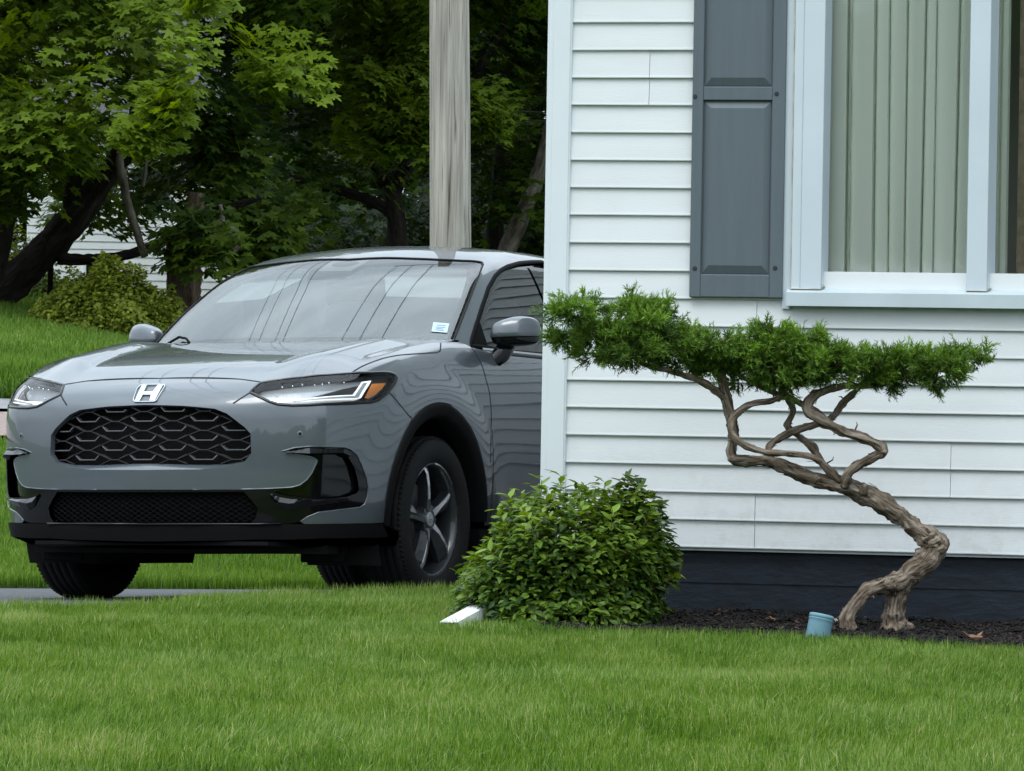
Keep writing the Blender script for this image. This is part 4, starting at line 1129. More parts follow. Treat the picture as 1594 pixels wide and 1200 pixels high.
for k in range(5):
    a = math.radians(4 + 72 * k); ca, sa = math.cos(a), math.sin(a)
    def W(r, t, y): return (r * ca - t * sa, y, r * sa + t * ca)
    # dark flank + wide blade (counter-clockwise side)
    prof = [(.035, -.028, .026, .070), (.09, -.016, .034, .079), (.15, -.010, .050, .083), (.20, -.008, .060, .080), (.226, -.008, .066, .070)]
    vs = []
    for r, t0, t1, y in prof:
        vs += [W(r, t0, y), W(r, t0 + (t1 - t0) * .38, y + .003), W(r, t1, y - .020), W(r, t1, y - .045), W(r, t0, y - .045)]
    fs = [(i * 5 + j, i * 5 + (j + 1) % 5, (i + 1) * 5 + (j + 1) % 5, (i + 1) * 5 + j) for i in range(4) for j in range(5)]
    sp.add(vs, [f[::-1] for f in fs])
    # bright machined ridge
    pr = [(.045, -.016, .012, .0745), (.09, -.0155, .004, .0830), (.15, -.0115, .004, .0872), (.20, -.0085, .004, .0842), (.222, -.0080, .003, .0752)]
    vs = []
    for r, t0, t1, y in pr: vs += [W(r, t0, y), W(r, t1, y + .0025), W(r, t1, y - .004), W(r, t0, y - .006)]
    fs = [(i * 4 + j, i * 4 + (j + 1) % 4, (i + 1) * 4 + (j + 1) % 4, (i + 1) * 4 + j) for i in range(4) for j in range(4)] + [(0, 1, 2, 3), (19, 18, 17, 16)]
    sh.add(vs, [f[::-1] for f in fs])
    # machined arc on the rim edge
    vs = []
    A2 = np.linspace(a + .30, a + 1.12, 14)
    for t in A2: vs += [(.2335 * math.cos(t), .0912, .2335 * math.sin(t)), (.2405 * math.cos(t), .0908, .2405 * math.sin(t)), (.2405 * math.cos(t), .088, .2405 * math.sin(t)), (.2335 * math.cos(t), .088, .2335 * math.sin(t))]
    fs = [(i * 4 + j, i * 4 + (j + 1) % 4, (i + 1) * 4 + (j + 1) % 4, (i + 1) * 4 + j) for i in range(13) for j in range(4)]
    sh.add(vs, fs)
    # wheel nut pocket
    b_ = a + math.radians(36); q = np.array((.055 * math.cos(b_), .060, .055 * math.sin(b_)))
    sp.tube([q, q + (0, .012, 0)], .011, 8)
sp.tube([(0, .03, 0), (0, .068, 0), (0, .072, 0)], [.070, .060, .045], 30)
sp.build('spoke', MAT['dark_alloy'], rim); sh.build('machined_face', MAT['bright_alloy'], rim)
m = MB(); m.tube([(0, .07, 0), (0, .0765, 0), (0, .078, 0)], [.031, .030, .026], 28); cap_ = m.build('hub_cap', MAT['lamp_grey'], rim)
m = MB()
for s in (1, -1): m.box((s * .010 - .003, .0781, -.013), (s * .010 + .003, .0792, .013))
m.box((-.0068, .0781, -.0025), (.0068, .0790, .0025)); m.build('hub_emblem', MAT['chrome'], rim)
def kids(o): return [c for c in bpy.data.objects if c.parent == o]
def dup(o, parent):
    c = o.copy(); COL.objects.link(c); c.parent = parent
    for ch in kids(o): dup(ch, c)
    return c
STEER = math.radians(1.5)
for x_, y_, sgn in ((0, -.7925, -1), (-2.655, .80, 1), (-2.655, -.80, -1)):
    w_ = dup(wheel_proto, car); w_.location = (x_, y_, .347); w_.rotation_euler = (0, 0, 0 if sgn > 0 else math.pi)
wheel_proto.location = (0, .7925, .347)

# ---- door mirrors
def sup(c, r, e1, e2, n=28, m_=20):
    vs = []
    f = lambda v, e: math.copysign(abs(v) ** e, v)
    for i in range(m_ + 1):
        a = -math.pi / 2 + math.pi * i / m_
        for j in range(n):
            b_ = 2 * math.pi * j / n
            vs.append((c[0] + r[0] * f(math.cos(a), e1) * f(math.cos(b_), e2), c[1] + r[1] * f(math.cos(a), e1) * f(math.sin(b_), e2), c[2] + r[2] * f(math.sin(a), e1)))
    fs = [(i * n + j, i * n + (j + 1) % n, (i + 1) * n + (j + 1) % n, (i + 1) * n + j) for i in range(m_) for j in range(n)]
    return vs, fs
def at_x(u, v, x_): r = cray(u, v); t = (x_ - CO[0]) / r[0]; return CO + r * t
MX = -.74
pa, pb_, pt, pbm = at_x(772.5, 521, MX), None, at_x(812, 492.5, MX), at_x(790, 541, MX)
y_in, z_t, z_b = pa[1] , pt[2], pbm[2]
y_out = abs(at_x(200.5, 525, MX)[1])
def mirror_part(nm, zlo, zhi, mt, mir, parent=None, k=1.0, inset=0.0):
    vs, fs = sup((0, 0, 0), (1, 1, 1), .62, .70)
    out = []
    yc, yr = (y_in + y_out) / 2, (y_out - y_in) / 2 - inset
    zc_, zr = (z_t + z_b) / 2, (z_t - z_b) / 2 - inset
    for a, b_, c in vs:
        c2 = min(max(c, (zlo - zc_) / zr), (zhi - zc_) / zr)
        tilt = 1 - .30 * max(0, -b_) * max(0, c2)                   # inner top corner falls away
        x_ = MX + (.075 * max(a, 0) + .035 * min(a, 0)) * (1 - .15 * c2) - .035 * b_
        y_ = yc + yr * b_ * (1 - .05 * c2); z_ = zc_ + zr * c2 * tilt + .004 * b_
        out.append((x_, y_ * (-1 if mir else 1), z_))
    return mesh_obj(nm, out, [f[::-1] for f in fs] if mir else fs, MAT[mt], parent or car, True)
for mir in (False, True):
    zs_ = z_b + (z_t - z_b) * .33
    mo = mirror_part('door_mirror', zs_, z_t, 'car_paint', mir)
    mirror_part('mirror_base', z_b - .003, zs_ - .0005, 'gloss_black', mir, mo, inset=.004)
    s = -1 if mir else 1
    m = MB(); q0 = at_x(782, 541, MX); q1 = at_x(786, 566, -.70)
    y1 = .80
    m.tube([(MX + .005, s * (y_in + .055), z_b + .015), (MX + .02, s * (y_in + .035), z_b - .03), (-.69, s * (y_in - .01), z_b - .075), (-.66, s * (y_in - .06), z_b - .085)], [.042, .040, .036, .03], 12)
    m.build('mirror_stalk', MAT['gloss_black'], mo, True)

# ---- inside the cabin
m = MB(); m.add([(-.35, -.68, .7), (-.35, .68, .7), (-.45, .68, 1.04), (-.45, -.68, 1.04), (-.95, .68, 1.05), (-.95, -.68, 1.05), (-1.0, .68, .7), (-1.0, -.68, .7)], [(0, 1, 2, 3), (3, 2, 4, 5), (5, 4, 6, 7)])
m.build('dashboard', MAT['cabin_dark'], car)
for y_ in (.37, -.37):
    v_, f_ = sup((-1.62, y_, .88), (.11, .25, .36), .5, .45); s_ = mesh_obj('seat', v_, f_, MAT['cabin_trim'], car, True)
    v_, f_ = sup((-1.70, y_, 1.30), (.06, .13, .085), .6, .5); mesh_obj('headrest', v_, f_, MAT['cabin_trim'], s_, True)
v_, f_ = sup((-2.5, 0, .95), (.10, .62, .32), .4, .3); mesh_obj('rear_seat', v_, f_, MAT['cabin_trim'], car, True)
m = MB(); A2 = np.linspace(0, 2 * math.pi, 28)
m.tube([(-.98 - .07 * math.sin(t), .37 + .185 * math.cos(t), 1.0 + .17 * math.sin(t)) for t in A2], .016, 8, cap=False); m.tube([(-.92, .19, 1.0), (-.90, .37, 1.0), (-.92, .55, 1.0)], .02, 8)
m.build('steering_wheel', MAT['cabin_dark'], car, True)
mat('headliner', (.85, .87, .87), rough=.9)
m = MB(); hq = onG([(-1.02, .52, 1.55), (-1.02, 0, 1.56), (-1.02, -.52, 1.55), (-1.8, -.56, 1.6), (-1.8, 0, 1.62), (-1.8, .56, 1.6), (-2.7, .5, 1.55), (-2.7, 0, 1.56), (-2.7, -.5, 1.55)]); hq = hq - grad(FG, hq) * .035
m.add(hq, [(0, 1, 4, 5), (1, 2, 3, 4), (5, 4, 7, 6), (4, 3, 8, 7)]); m.build('headliner', MAT['headliner'], car, True)
mat('visor_grey', (.50, .52, .52), rough=.9)
for s in (1, -1):
    q = px(FG, [(597, 409), (727, 414), (721, 447), (599, 444)]); N_ = grad(FG, q)
    c_ = (q - N_ * .055) * [1, s, 1]
    m = MB(); m.add(np.vstack([c_, c_ + np.array([-.02, 0, .012])]), [(0, 1, 2, 3), (7, 6, 5, 4), (0, 4, 5, 1), (1, 5, 6, 2), (2, 6, 7, 3), (3, 7, 4, 0)]); m.build('sun_visor', MAT['visor_grey'], car)
m = MB()
q = onG([(-1.0, .10, 1.545), (-.80, .085, 1.47), (-.80, -.085, 1.47), (-1.0, -.10, 1.545)]); N_ = grad(FG, q)
m.add(np.vstack([q - N_ * .006, q - N_ * .05]), [(0, 1, 2, 3), (7, 6, 5, 4), (0, 4, 5, 1), (1, 5, 6, 2), (2, 6, 7, 3), (3, 7, 4, 0)]); m.build('camera_housing', MAT['cabin_dark'], car)
m = MB(); m.cbox((-1.02, -.12, 1.40), (-.99, .12, 1.47), .01); m.build('rear_view_mirror', MAT['cabin_dark'], car)
# ------------------------------------------------------------------ leaves, grass: builders
def nrm(a): return a / (np.linalg.norm(a, axis=-1, keepdims=True) + 1e-9)
MAPLE = np.array([(270, .10), (335, .50), (352, .50), (10, .40), (30, .86), (42, .74), (60, .46), (80, .80), (90, 1.0), (100, .80), (120, .46), (138, .74), (150, .86), (170, .40), (188, .50), (205, .50)], float)
MAPLE = np.column_stack([MAPLE[:, 1] * np.cos(np.radians(MAPLE[:, 0])), MAPLE[:, 1] * np.sin(np.radians(MAPLE[:, 0])), -.10 * MAPLE[:, 1] ** 2])
MAPLE[:, 1] += .25
MAPLE[::2, 2] += .03
LANCE = np.array([(0, 0, 0), (.20, .28, .05), (.235, .5, .06), (.13, .80, .02), (0, 1.0, -.06), (-.13, .80, .02), (-.235, .5, .06), (-.20, .28, .05)], float)
OVAL = np.array([(0, 0, 0), (.30, .3, .04), (.30, .65, .03), (0, 1, -.05), (-.30, .65, .03), (-.30, .3, .04)], float)
def foliage(name, pos, nor, tip, size, tint, tmpl, material, parent=None):
    """one mesh of leaves; tmpl outline fans round its own middle"""
    n = len(pos); k = len(tmpl)
    c = np.array([[0, tmpl[:, 1].mean() * .95, tmpl[:, 2].mean() - .03]])
    T = np.vstack([c, tmpl])
    nor = nrm(nor); tip = nrm(tip - nor * np.sum(tip * nor, 1, keepdims=True)); sd = np.cross(tip, nor)
    s = np.asarray(size)[:, None, None]
    V = pos[:, None, :] + s * (T[None, :, 0:1] * sd[:, None, :] + T[None, :, 1:2] * tip[:, None, :] + T[None, :, 2:3] * nor[:, None, :])
    tri = np.array([(0, i + 1, (i + 1) % k + 1) for i in range(k)])
    L = (tri[None] + (np.arange(n) * (k + 1))[:, None, None]).ravel()
    return big_mesh(name, V.reshape(-1, 3), L, 3, material, parent, np.repeat(tint, k + 1), True)
def blades(name, x, y, z, h, w, tint, material, lean=.35, wind=(0, 0)):
    n = len(x); a = RNG.uniform(0, 2 * math.pi, n); b = RNG.uniform(0, 2 * math.pi, n)
    d = np.stack([np.cos(a), np.sin(a)], 1) * (w / 2)[:, None]
    ln = np.abs(RNG.normal(0, lean, n)) ; l = np.stack([np.cos(b) * ln + wind[0], np.sin(b) * ln + wind[1]], 1) * h[:, None]
    B = np.stack([x, y, z], 1)
    V = np.zeros((n, 5, 3))
    V[:, 0] = B; V[:, 1] = B; V[:, 0, :2] -= d; V[:, 1, :2] += d
    M = B.copy(); M[:, :2] += l * .35; M[:, 2] += h * .55
    V[:, 2] = M; V[:, 3] = M; V[:, 2, :2] -= d * .8; V[:, 3, :2] += d * .8
    V[:, 4] = B; V[:, 4, :2] += l; V[:, 4, 2] += h * np.clip(1 - .3 * ln, .4, 1)
    tri = np.array([(0, 1, 3), (0, 3, 2), (2, 3, 4)])
    L = (tri[None] + (np.arange(n) * 5)[:, None, None]).ravel()
    t = np.repeat(tint, 5).reshape(-1, 5) + np.array([-.17, -.17, 0, 0, .12]);  # root shade and tip light painted into the blade tint
    return big_mesh(name, V.reshape(-1, 3), L, 3, material, None, np.clip(t, 0, 1).ravel(), False)
def gpix(u, v, z=0.0):
    """pixel -> ground point at height z"""
    r = P(u, v, 1.0) - CAM; t = (z - ZC) / r[2]; return CAM + r * t

# ------------------------------------------------------------------ front lawn
def grass_mat(name, stops):
    m = leaf_mat(name, stops[0][1], stops[-1][1], rough=.55, trans=.30)
    r = next(n for n in m.node_tree.nodes if n.type == 'VALTORGB').color_ramp
    for p, c in stops[1:-1]:
        e = r.elements.new(p); e.color = (*c, 1)
    return m
grass_mat('grass', [(0, (.030, .070, .008)), (.35, (.078, .163, .016)), (.70, (.152, .256, .036)), (1, (.33, .35, .14))])
MULCH = np.array([gpix(u, v + (15 if 800 < u else 6)) for u, v in ((735, 962), (780, 971), (840, 977), (920, 982), (1010, 986), (1120, 990), (1230, 994), (1340, 998), (1450, 1004), (1594, 1012), (1700, 1017), (1900, 1026))])[:, :2]
_b = [(HC + HW * s + HIN * .10)[:2] for s in (3.6, -.12)]
_c2 = (HC + HW * (-.16) + HIN * .35)[:2]
MULCH = np.vstack([MULCH, _b, [_c2], [gpix(735, 955)[:2] + np.array([-.02, .2])]])
HOUSE_FOOT = np.array([(HC + HW * a + HIN * b)[:2] for a, b in ((-.075, .02), (7.5, .02), (7.5, 5.6), (-.075, 5.6))])
N = 440000
y = 7.2 + (17.2 - 7.2) * RNG.random(N) ** .88
half = .1227 * y
x = (RNG.random(N) * 2 - 1) * (half + .15 + 1.0 * RNG.random(N) ** 3)
k = ~in_drive(x, y) & ~in_poly(x, y, MULCH) & ~in_poly(x, y, HOUSE_FOOT)
x, y = x[k], y[k]
pt = .5 * vnoise(x * 1.1, y * .9, 11) + .5 * vnoise(x * 3.1, y * 2.3, 12)
dry = np.clip(vnoise(x * 1.3 + 3.3, y * 1.6, 21) * 1.6 - .25, 0, 1) * np.clip((-x - .0) / .9, .15, 1)
tuft = vnoise(x * 13, y * 7, 13)
tint = np.clip(.47 + .20 * pt + .10 * tuft + RNG.normal(0, .21, len(x)) + .24 * dry, 0, 1)
h = (.034 + .022 * RNG.random(len(x)) + .010 * pt + .010 * tuft) * (1 + .35 * (RNG.random(len(x)) < .04))
wx, wy = .16 * vnoise(x * 2.3, y * 1.5, 14) + .05, .2 * vnoise(x * 2.1, y * 1.6, 15)
tint = np.where(RNG.random(len(x)) < .025, RNG.uniform(.85, 1, len(x)), tint)
# uncut fringe along the drive and the bed
g = blades('lawn', x, y, ground_z(x, y), h, RNG.uniform(.0018, .0043, len(x)), tint, MAT['grass'], .36, (wx, wy))
tag(g, 'short mown bright green front lawn before the house', 'lawn', kind='stuff')
def fringe(poly, n, spread, hh, name, label, inside):
    poly = np.asarray(poly); seg = np.linalg.norm(np.diff(poly, axis=0), axis=1); cum = np.r_[0, np.cumsum(seg)]
    t = RNG.random(n) * cum[-1]; i = np.clip(np.searchsorted(cum, t) - 1, 0, len(seg) - 1); f = (t - cum[i]) / seg[i]
    p = poly[i] + (poly[i + 1] - poly[i]) * f[:, None] + RNG.normal(0, spread, (n, 2))
    return p[:, 0], p[:, 1]
fx1, fy1 = fringe(DRIVE[1:9], 9000, .03, 0, '', '', None)
fx2, fy2 = fringe(MULCH[:11], 9000, .016, 0, '', '', None)
fx, fy = np.r_[fx1, fx2], np.r_[fy1, fy2]
hh = np.r_[.035 + .045 * RNG.random(len(fx1)) ** 2, .035 + .035 * RNG.random(len(fx2)) ** 2]
tint = np.clip(np.r_[.60 + RNG.normal(0, .2, len(fx1)), .34 + RNG.normal(0, .14, len(fx2))], 0, 1)
g = blades('lawn_edge', fx, fy, ground_z(fx, fy) - .005, hh, RNG.uniform(.002, .004, len(fx)), tint, MAT['grass'], .30)
tag(g, 'longer pale grass tips fringing the lawn edge', 'grass', kind='stuff')
# grass beyond the drive and on the bank
def band(n, y0, y1, x0, x1, pw=1.0):
    yy = y0 + (y1 - y0) * RNG.random(n) ** pw; xx = x0 + (x1 - x0) * RNG.random(n); return xx, yy
parts_ = []
xx, yy = band(120000, 21.42, 30.0, -5.2, 2.0, 1.5); parts_.append((xx, yy, .060 + .035 * RNG.random(len(xx)), RNG.uniform(.005, .009, len(xx)), .0))
xx, yy = band(9000, 21.38, 21.75, -5.2, 2.0); parts_.append((xx, yy, .05 + .06 * RNG.random(len(xx)), RNG.uniform(.004, .007, len(xx)), .08))
xx, yy = band(15000, 34.3, 35.4, -7.5, -1); parts_.append((xx, yy, .12 + .10 * RNG.random(len(xx)), RNG.uniform(.015, .03, len(xx)), -.16))
xx, yy = band(110000, 35.2, 49.0, -8.8, 1.5, 1.1); parts_.append((xx, yy, .07 + .05 * RNG.random(len(xx)), RNG.uniform(.010, .020, len(xx)), .05))
xx, yy = band(26000, 48.0, 66.0, -16, 7); parts_.append((xx, yy, .14 + .12 * RNG.random(len(xx)), RNG.uniform(.03, .06, len(xx)), -.10))
xx, yy = band(30000, 35.2, 49.0, -15, -8.8); parts_.append((xx, yy, .10 + .05 * RNG.random(len(xx)), RNG.uniform(.02, .035, len(xx)), .05))
x = np.concatenate([p[0] for p in parts_]); y = np.concatenate([p[1] for p in parts_]); h = np.concatenate([p[2] for p in parts_]); w = np.concatenate([p[3] for p in parts_])
off = np.concatenate([np.full(len(p[0]), p[4]) for p in parts_])
k = ~in_drive(x, y); x, y, h, w, off = x[k], y[k], h[k], w[k], off[k]
pt = .6 * vnoise(x * .6, y * .5, 31) + .4 * vnoise(x * 2.1, y * 1.7, 32)
tint = np.clip(.42 + .22 * pt + off + RNG.normal(0, .13, len(x)), 0, 1)
g = blades('bank_grass', x, y, ground_z(x, y), h, w, tint, MAT['grass'], .35)
tag(g, 'grass on the verge and sloping bank beyond the driveway', 'grass', kind='stuff')

# ------------------------------------------------------------------ mulch bed
mat('mulch_base', (.012, .010, .009), rough=.95, var=.5, vscale=25, bump=1.0, bscale=70)
sh_ = sheet('mulch_bed', MULCH, lambda x, y: ground_z(x, y) + .012 + .012 * vnoise(x * 9, y * 9, 41) + .006 * vnoise(x * 31, y * 31, 42), MAT['mulch_base'], .025)
tag(sh_, kind='structure')
m_ = leaf_mat('mulch_chip', (.007, .006, .006), (.10, .060, .042), rough=.85, trans=0.0)
r_ = next(n for n in m_.node_tree.nodes if n.type == 'VALTORGB').color_ramp
e_ = r_.elements.new(.72); e_.color = (.020, .015, .013, 1)
n = 26000
bx0, by0 = MULCH.min(0); bx1, by1 = MULCH.max(0)
x = RNG.uniform(bx0, min(bx1, 2.6), n); y = RNG.uniform(by0, by1, n); k = in_poly(x, y, MULCH); x, y = x[k], y[k]; n = len(x)
L_ = RNG.uniform(.008, .030, n); Wd = RNG.uniform(.003, .008, n); a = RNG.uniform(0, 2 * math.pi, n); tl = RNG.normal(0, .35, n)
d = np.stack([np.cos(a) * np.cos(tl), np.sin(a) * np.cos(tl), np.sin(tl)], 1); s_ = np.stack([-np.sin(a), np.cos(a), RNG.normal(0, .4, n)], 1); u_ = np.cross(d, nrm(s_))
c = np.stack([x, y, ground_z(x, y) + .018 + .012 * vnoise(x * 9, y * 9, 41) + RNG.uniform(0, .012, n)], 1)
V = np.stack([c + sd * d * L_[:, None] / 2 + ss * s_ * Wd[:, None] / 2 + su * u_ * .0022 for sd in (-1, 1) for ss in (-1, 1) for su in (-1, 1)], 1)
q = np.array([(0, 1, 3, 2), (4, 6, 7, 5), (0, 4, 5, 1), (2, 3, 7, 6), (0, 2, 6, 4), (1, 5, 7, 3)])
tt = np.where(RNG.random(n) < .05, RNG.uniform(.75, 1, n), RNG.uniform(0, .55, n))
g = big_mesh('mulch', V.reshape(-1, 3), (q[None] + (np.arange(n) * 8)[:, None, None]).ravel(), 4, MAT['mulch_chip'], None, np.repeat(tt, 8))
tag(g, 'dark bark mulch chips along the foundation', 'mulch', kind='stuff')

# ------------------------------------------------------------------ round shrub at the house corner
leaf_mat('shrub_leaf', (.020, .058, .010), (.215, .33, .036), rough=.38, trans=.28)
mat('twig', (.10, .065, .04), rough=.9, var=.3, vscale=30)
SY = 14.82
sb = gpix(888, 984); SBX, SBY = P(888, 900, SY)[0], SY
shrub = empty('shrub', (SBX, SBY, 0))
tag(shrub, 'rounded leafy green shrub at the corner of the white house', 'shrub')
def shrub_r(th, ph):
    """lumpy boxy dome: radius by direction"""
    c, s = np.cos(ph), np.sin(ph)
    rx, rz = .355, .425
    e = 3.0
    r = (np.abs(c / rx) ** e + np.abs(s / rz) ** e) ** (-1 / e)
    return r * (1 + .13 * vnoise(th * 2.2 + 5, ph * 3.0, 51) + .09 * vnoise(th * 5.1, ph * 6, 52))
n = 10500
th = RNG.uniform(0, 2 * math.pi, n); ph = np.arcsin(RNG.uniform(-.10, 1, n))
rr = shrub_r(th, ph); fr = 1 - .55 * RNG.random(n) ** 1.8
d = np.stack([np.cos(th) * np.cos(ph), np.sin(th) * np.cos(ph) * .92, np.sin(ph)], 1)
pos = d * (rr * fr)[:, None] + np.array([0, 0, .055]); pos[:, 2] = np.maximum(pos[:, 2], .02)
pos[:, 0] += -.02 * (pos[:, 2] < .2)
out = nrm(d + np.array([0, 0, .25]))
nor = nrm(out * .55 + np.array([0, 0, .75]) + RNG.normal(0, .38, (n, 3)))
tip = nrm(out * .9 + np.array([0, 0, .15]) + RNG.normal(0, .55, (n, 3)))
sz = RNG.uniform(.031, .057, n) * (1 - .25 * (fr > .95))
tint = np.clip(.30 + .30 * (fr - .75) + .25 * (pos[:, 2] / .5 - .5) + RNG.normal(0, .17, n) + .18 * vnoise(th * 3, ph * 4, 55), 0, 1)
# a darker lobe at the back right
n3 = 2300; d3 = nrm(RNG.normal(0, 1, (n3, 3))); d3[:, 2] = np.abs(d3[:, 2]); f3 = 1 - .5 * RNG.random(n3) ** 1.8
lump3 = 1 + .14 * vnoise(d3[:, 0] * 3, d3[:, 2] * 3 + d3[:, 1], 58)
p3_ = np.array([.215, .10, .16]) + d3 * np.array([.155, .15, .345]) * (f3 * lump3)[:, None]
pos = np.vstack([pos, p3_]); nor = np.vstack([nor, nrm(d3 * .6 + np.array([0, 0, .7]) + RNG.normal(0, .38, (n3, 3)))]); tip = np.vstack([tip, nrm(d3 * .9 + RNG.normal(0, .5, (n3, 3)))])
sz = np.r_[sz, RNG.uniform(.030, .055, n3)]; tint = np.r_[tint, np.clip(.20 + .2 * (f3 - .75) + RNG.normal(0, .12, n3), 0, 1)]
# shoots that stand proud of the outline
n2 = 52; P2, N2, T2, S2, C2 = [], [], [], [], []
tw = MB()
for i in range(n2):
    t_, p_ = RNG.uniform(0, 2 * math.pi), RNG.uniform(.25, 1.35)
    r0 = float(shrub_r(np.array([t_]), np.array([p_]))[0])
    dd = np.array([math.cos(t_) * math.cos(p_), math.sin(t_) * math.cos(p_) * .92, math.sin(p_)])
    b_ = dd * r0 * .85 + np.array([0, 0, .05]); g_ = nrm(dd * .6 + np.array([0, 0, .8]) + RNG.normal(0, .2, 3)); ln = RNG.uniform(.07, .13)
    tw.tube([b_, b_ + g_ * ln], [.002, .0012], 5)
    for j in range(7):
        q = b_ + g_ * ln * (.25 + .125 * j); an = j * 2.4
        sd = np.cross(g_, (math.cos(an), math.sin(an), .2)); sd /= np.linalg.norm(sd)
        P2.append(q); T2.append(sd * .8 + g_ * .7); N2.append(g_ - sd * .5); S2.append(RNG.uniform(.038, .062)); C2.append(min(1, .55 + .25 * RNG.random() + .1 * (j > 4)))
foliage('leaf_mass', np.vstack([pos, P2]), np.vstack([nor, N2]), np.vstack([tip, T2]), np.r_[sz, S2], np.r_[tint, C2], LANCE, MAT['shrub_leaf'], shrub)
for i in range(46):
    t_ = RNG.uniform(0, 2 * math.pi); p_ = RNG.uniform(.2, 1.3); r0 = float(shrub_r(np.array([t_]), np.array([p_]))[0]) * .85
    dd = np.array([math.cos(t_) * math.cos(p_), math.sin(t_) * math.cos(p_), math.sin(p_)]) * r0
    tw.tube(spline([np.array([dd[0] * .12, dd[1] * .12, 0]), dd * .5 + np.array([0, 0, .03]) + RNG.normal(0, .012, 3), dd + np.array([0, 0, .05])], 4), np.linspace(.005, .0018, 9), 5)
tw.build('stem', MAT['twig'], shrub)

# ------------------------------------------------------------------ trained juniper
bark_mat('juniper_bark', (.045, .036, .029), (.24, .195, .155), (.47, .42, .36), 95, .14, 1.0, .014)
JY = 14.72
jun = empty('trained_juniper', P(1385, 978, JY) * np.array([1, 1, 0]))
tag(jun, 'twisted bonsai-like juniper with flat green top in front of the white siding', 'tree')
jo = np.array(jun.location)
jp = lambda a, b, dy=0.0: P(840 + a / 2.105, 430 + b / 2.105, JY + dy) - jo
PXM = JY / F / 2.105
BR = [  # (crop x, crop y, depth offset, radius in crop px)
    [(1168, 1160, .0, 56), (1165, 1120, .0, 42), (1163, 1075, 0, 36), (1178, 1020, 0, 36), (1215, 975, -.01, 40), (1262, 935, -.01, 42), (1290, 892, 0, 42), (1275, 855, 0, 38), (1225, 822, .01, 31), (1185, 790, .01, 29), (1140, 752, 0, 33), (1080, 716, 0, 35), (1010, 692, 0, 32), (930, 672, -.01, 26), (860, 652, -.01, 24), (800, 622, -.01, 24), (755, 606, -.01, 20), (690, 604, -.01, 18), (640, 600, 0, 20), (628, 575, 0, 17), (634, 530, 0, 17), (628, 470, 0, 18), (612, 405, 0, 18), (600, 345, 0, 15), (590, 280, 0, 11), (560, 240, 0, 7)],
    [(1010, 1160, -.06, 34), (1012, 1120, -.06, 26), (1035, 1072, -.055, 25), (1075, 1030, -.045, 26), (1125, 1012, -.035, 30), (1175, 1000, -.02, 34), (1215, 975, -.01, 34)],
    [(612, 400, 0, 15), (580, 375, -.02, 14), (540, 352, -.03, 13), (490, 330, -.04, 11), (430, 311, -.05, 9), (360, 296, -.05, 8), (280, 250, -.05, 6), (200, 200, -.05, 4)],
    [(985, 672, -.02, 16), (935, 620, -.05, 14), (905, 597, -.06, 12), (830, 582, -.07, 11), (740, 576, -.07, 11), (672, 552, -.065, 12), (632, 518, -.05, 13), (630, 480, -.045, 14), (655, 440, -.05, 13), (695, 420, -.05, 11), (760, 408, -.05, 11), (795, 385, -.04, 11), (820, 340, -.03, 10), (830, 280, 0, 6)],
    [(960, 660, .02, 14), (920, 600, .03, 13), (895, 560, .04, 16), (865, 535, .05, 11), (825, 505, .06, 11), (812, 485, .06, 12), (830, 445, .06, 11), (818, 405, .06, 12), (795, 370, .06, 10), (760, 320, .05, 6)],
    [(1000, 688, -.03, 20), (1012, 648, -.05, 18), (1050, 615, -.06, 17), (1095, 592, -.07, 17), (1125, 572, -.08, 19), (1100, 548, -.085, 18), (1040, 524, -.09, 18), (970, 497, -.09, 17), (915, 468, -.09, 19), (880, 440, -.085, 19), (885, 405, -.07, 18), (925, 380, -.06, 14), (985, 362, -.05, 12), (1060, 360, -.04, 11), (1150, 345, -.02, 9), (1260, 315, 0, 7), (1370, 285, 0, 5)],
    [(745, 590, -.01, 13), (755, 555, .01, 12), (790, 528, .02, 13), (850, 500, .03, 13), (920, 480, .04, 12), (965, 458, .05, 12), (995, 415, .06, 13), (1035, 378, .06, 10), (1070, 330, .05, 6)],
    [(945, 480, .02, 10), (905, 440, .0, 10), (855, 415, -.02, 10), (790, 390, -.02, 11), (740, 370, -.02, 9), (660, 330, -.02, 6)],
    [(1280, 880, -.02, 22), (1305, 866, -.03, 20), (1318, 856, -.035, 13)], [(1290, 900, -.02, 20), (1318, 896, -.04, 14), (1328, 884, -.045, 11)], [(1255, 862, -.02, 18), (1290, 848, -.03, 14), (1300, 838, -.03, 9)],
    [(1060, 712, -.03, 14), (1066, 690, -.045, 13), (1066, 680, -.045, 9)], [(1120, 575, -.09, 12), (1138, 580, -.095, 8)], [(905, 672, -.03, 14), (915, 655, -.045, 12)],
]
m = MB(); rr_ = np.random.default_rng(4)
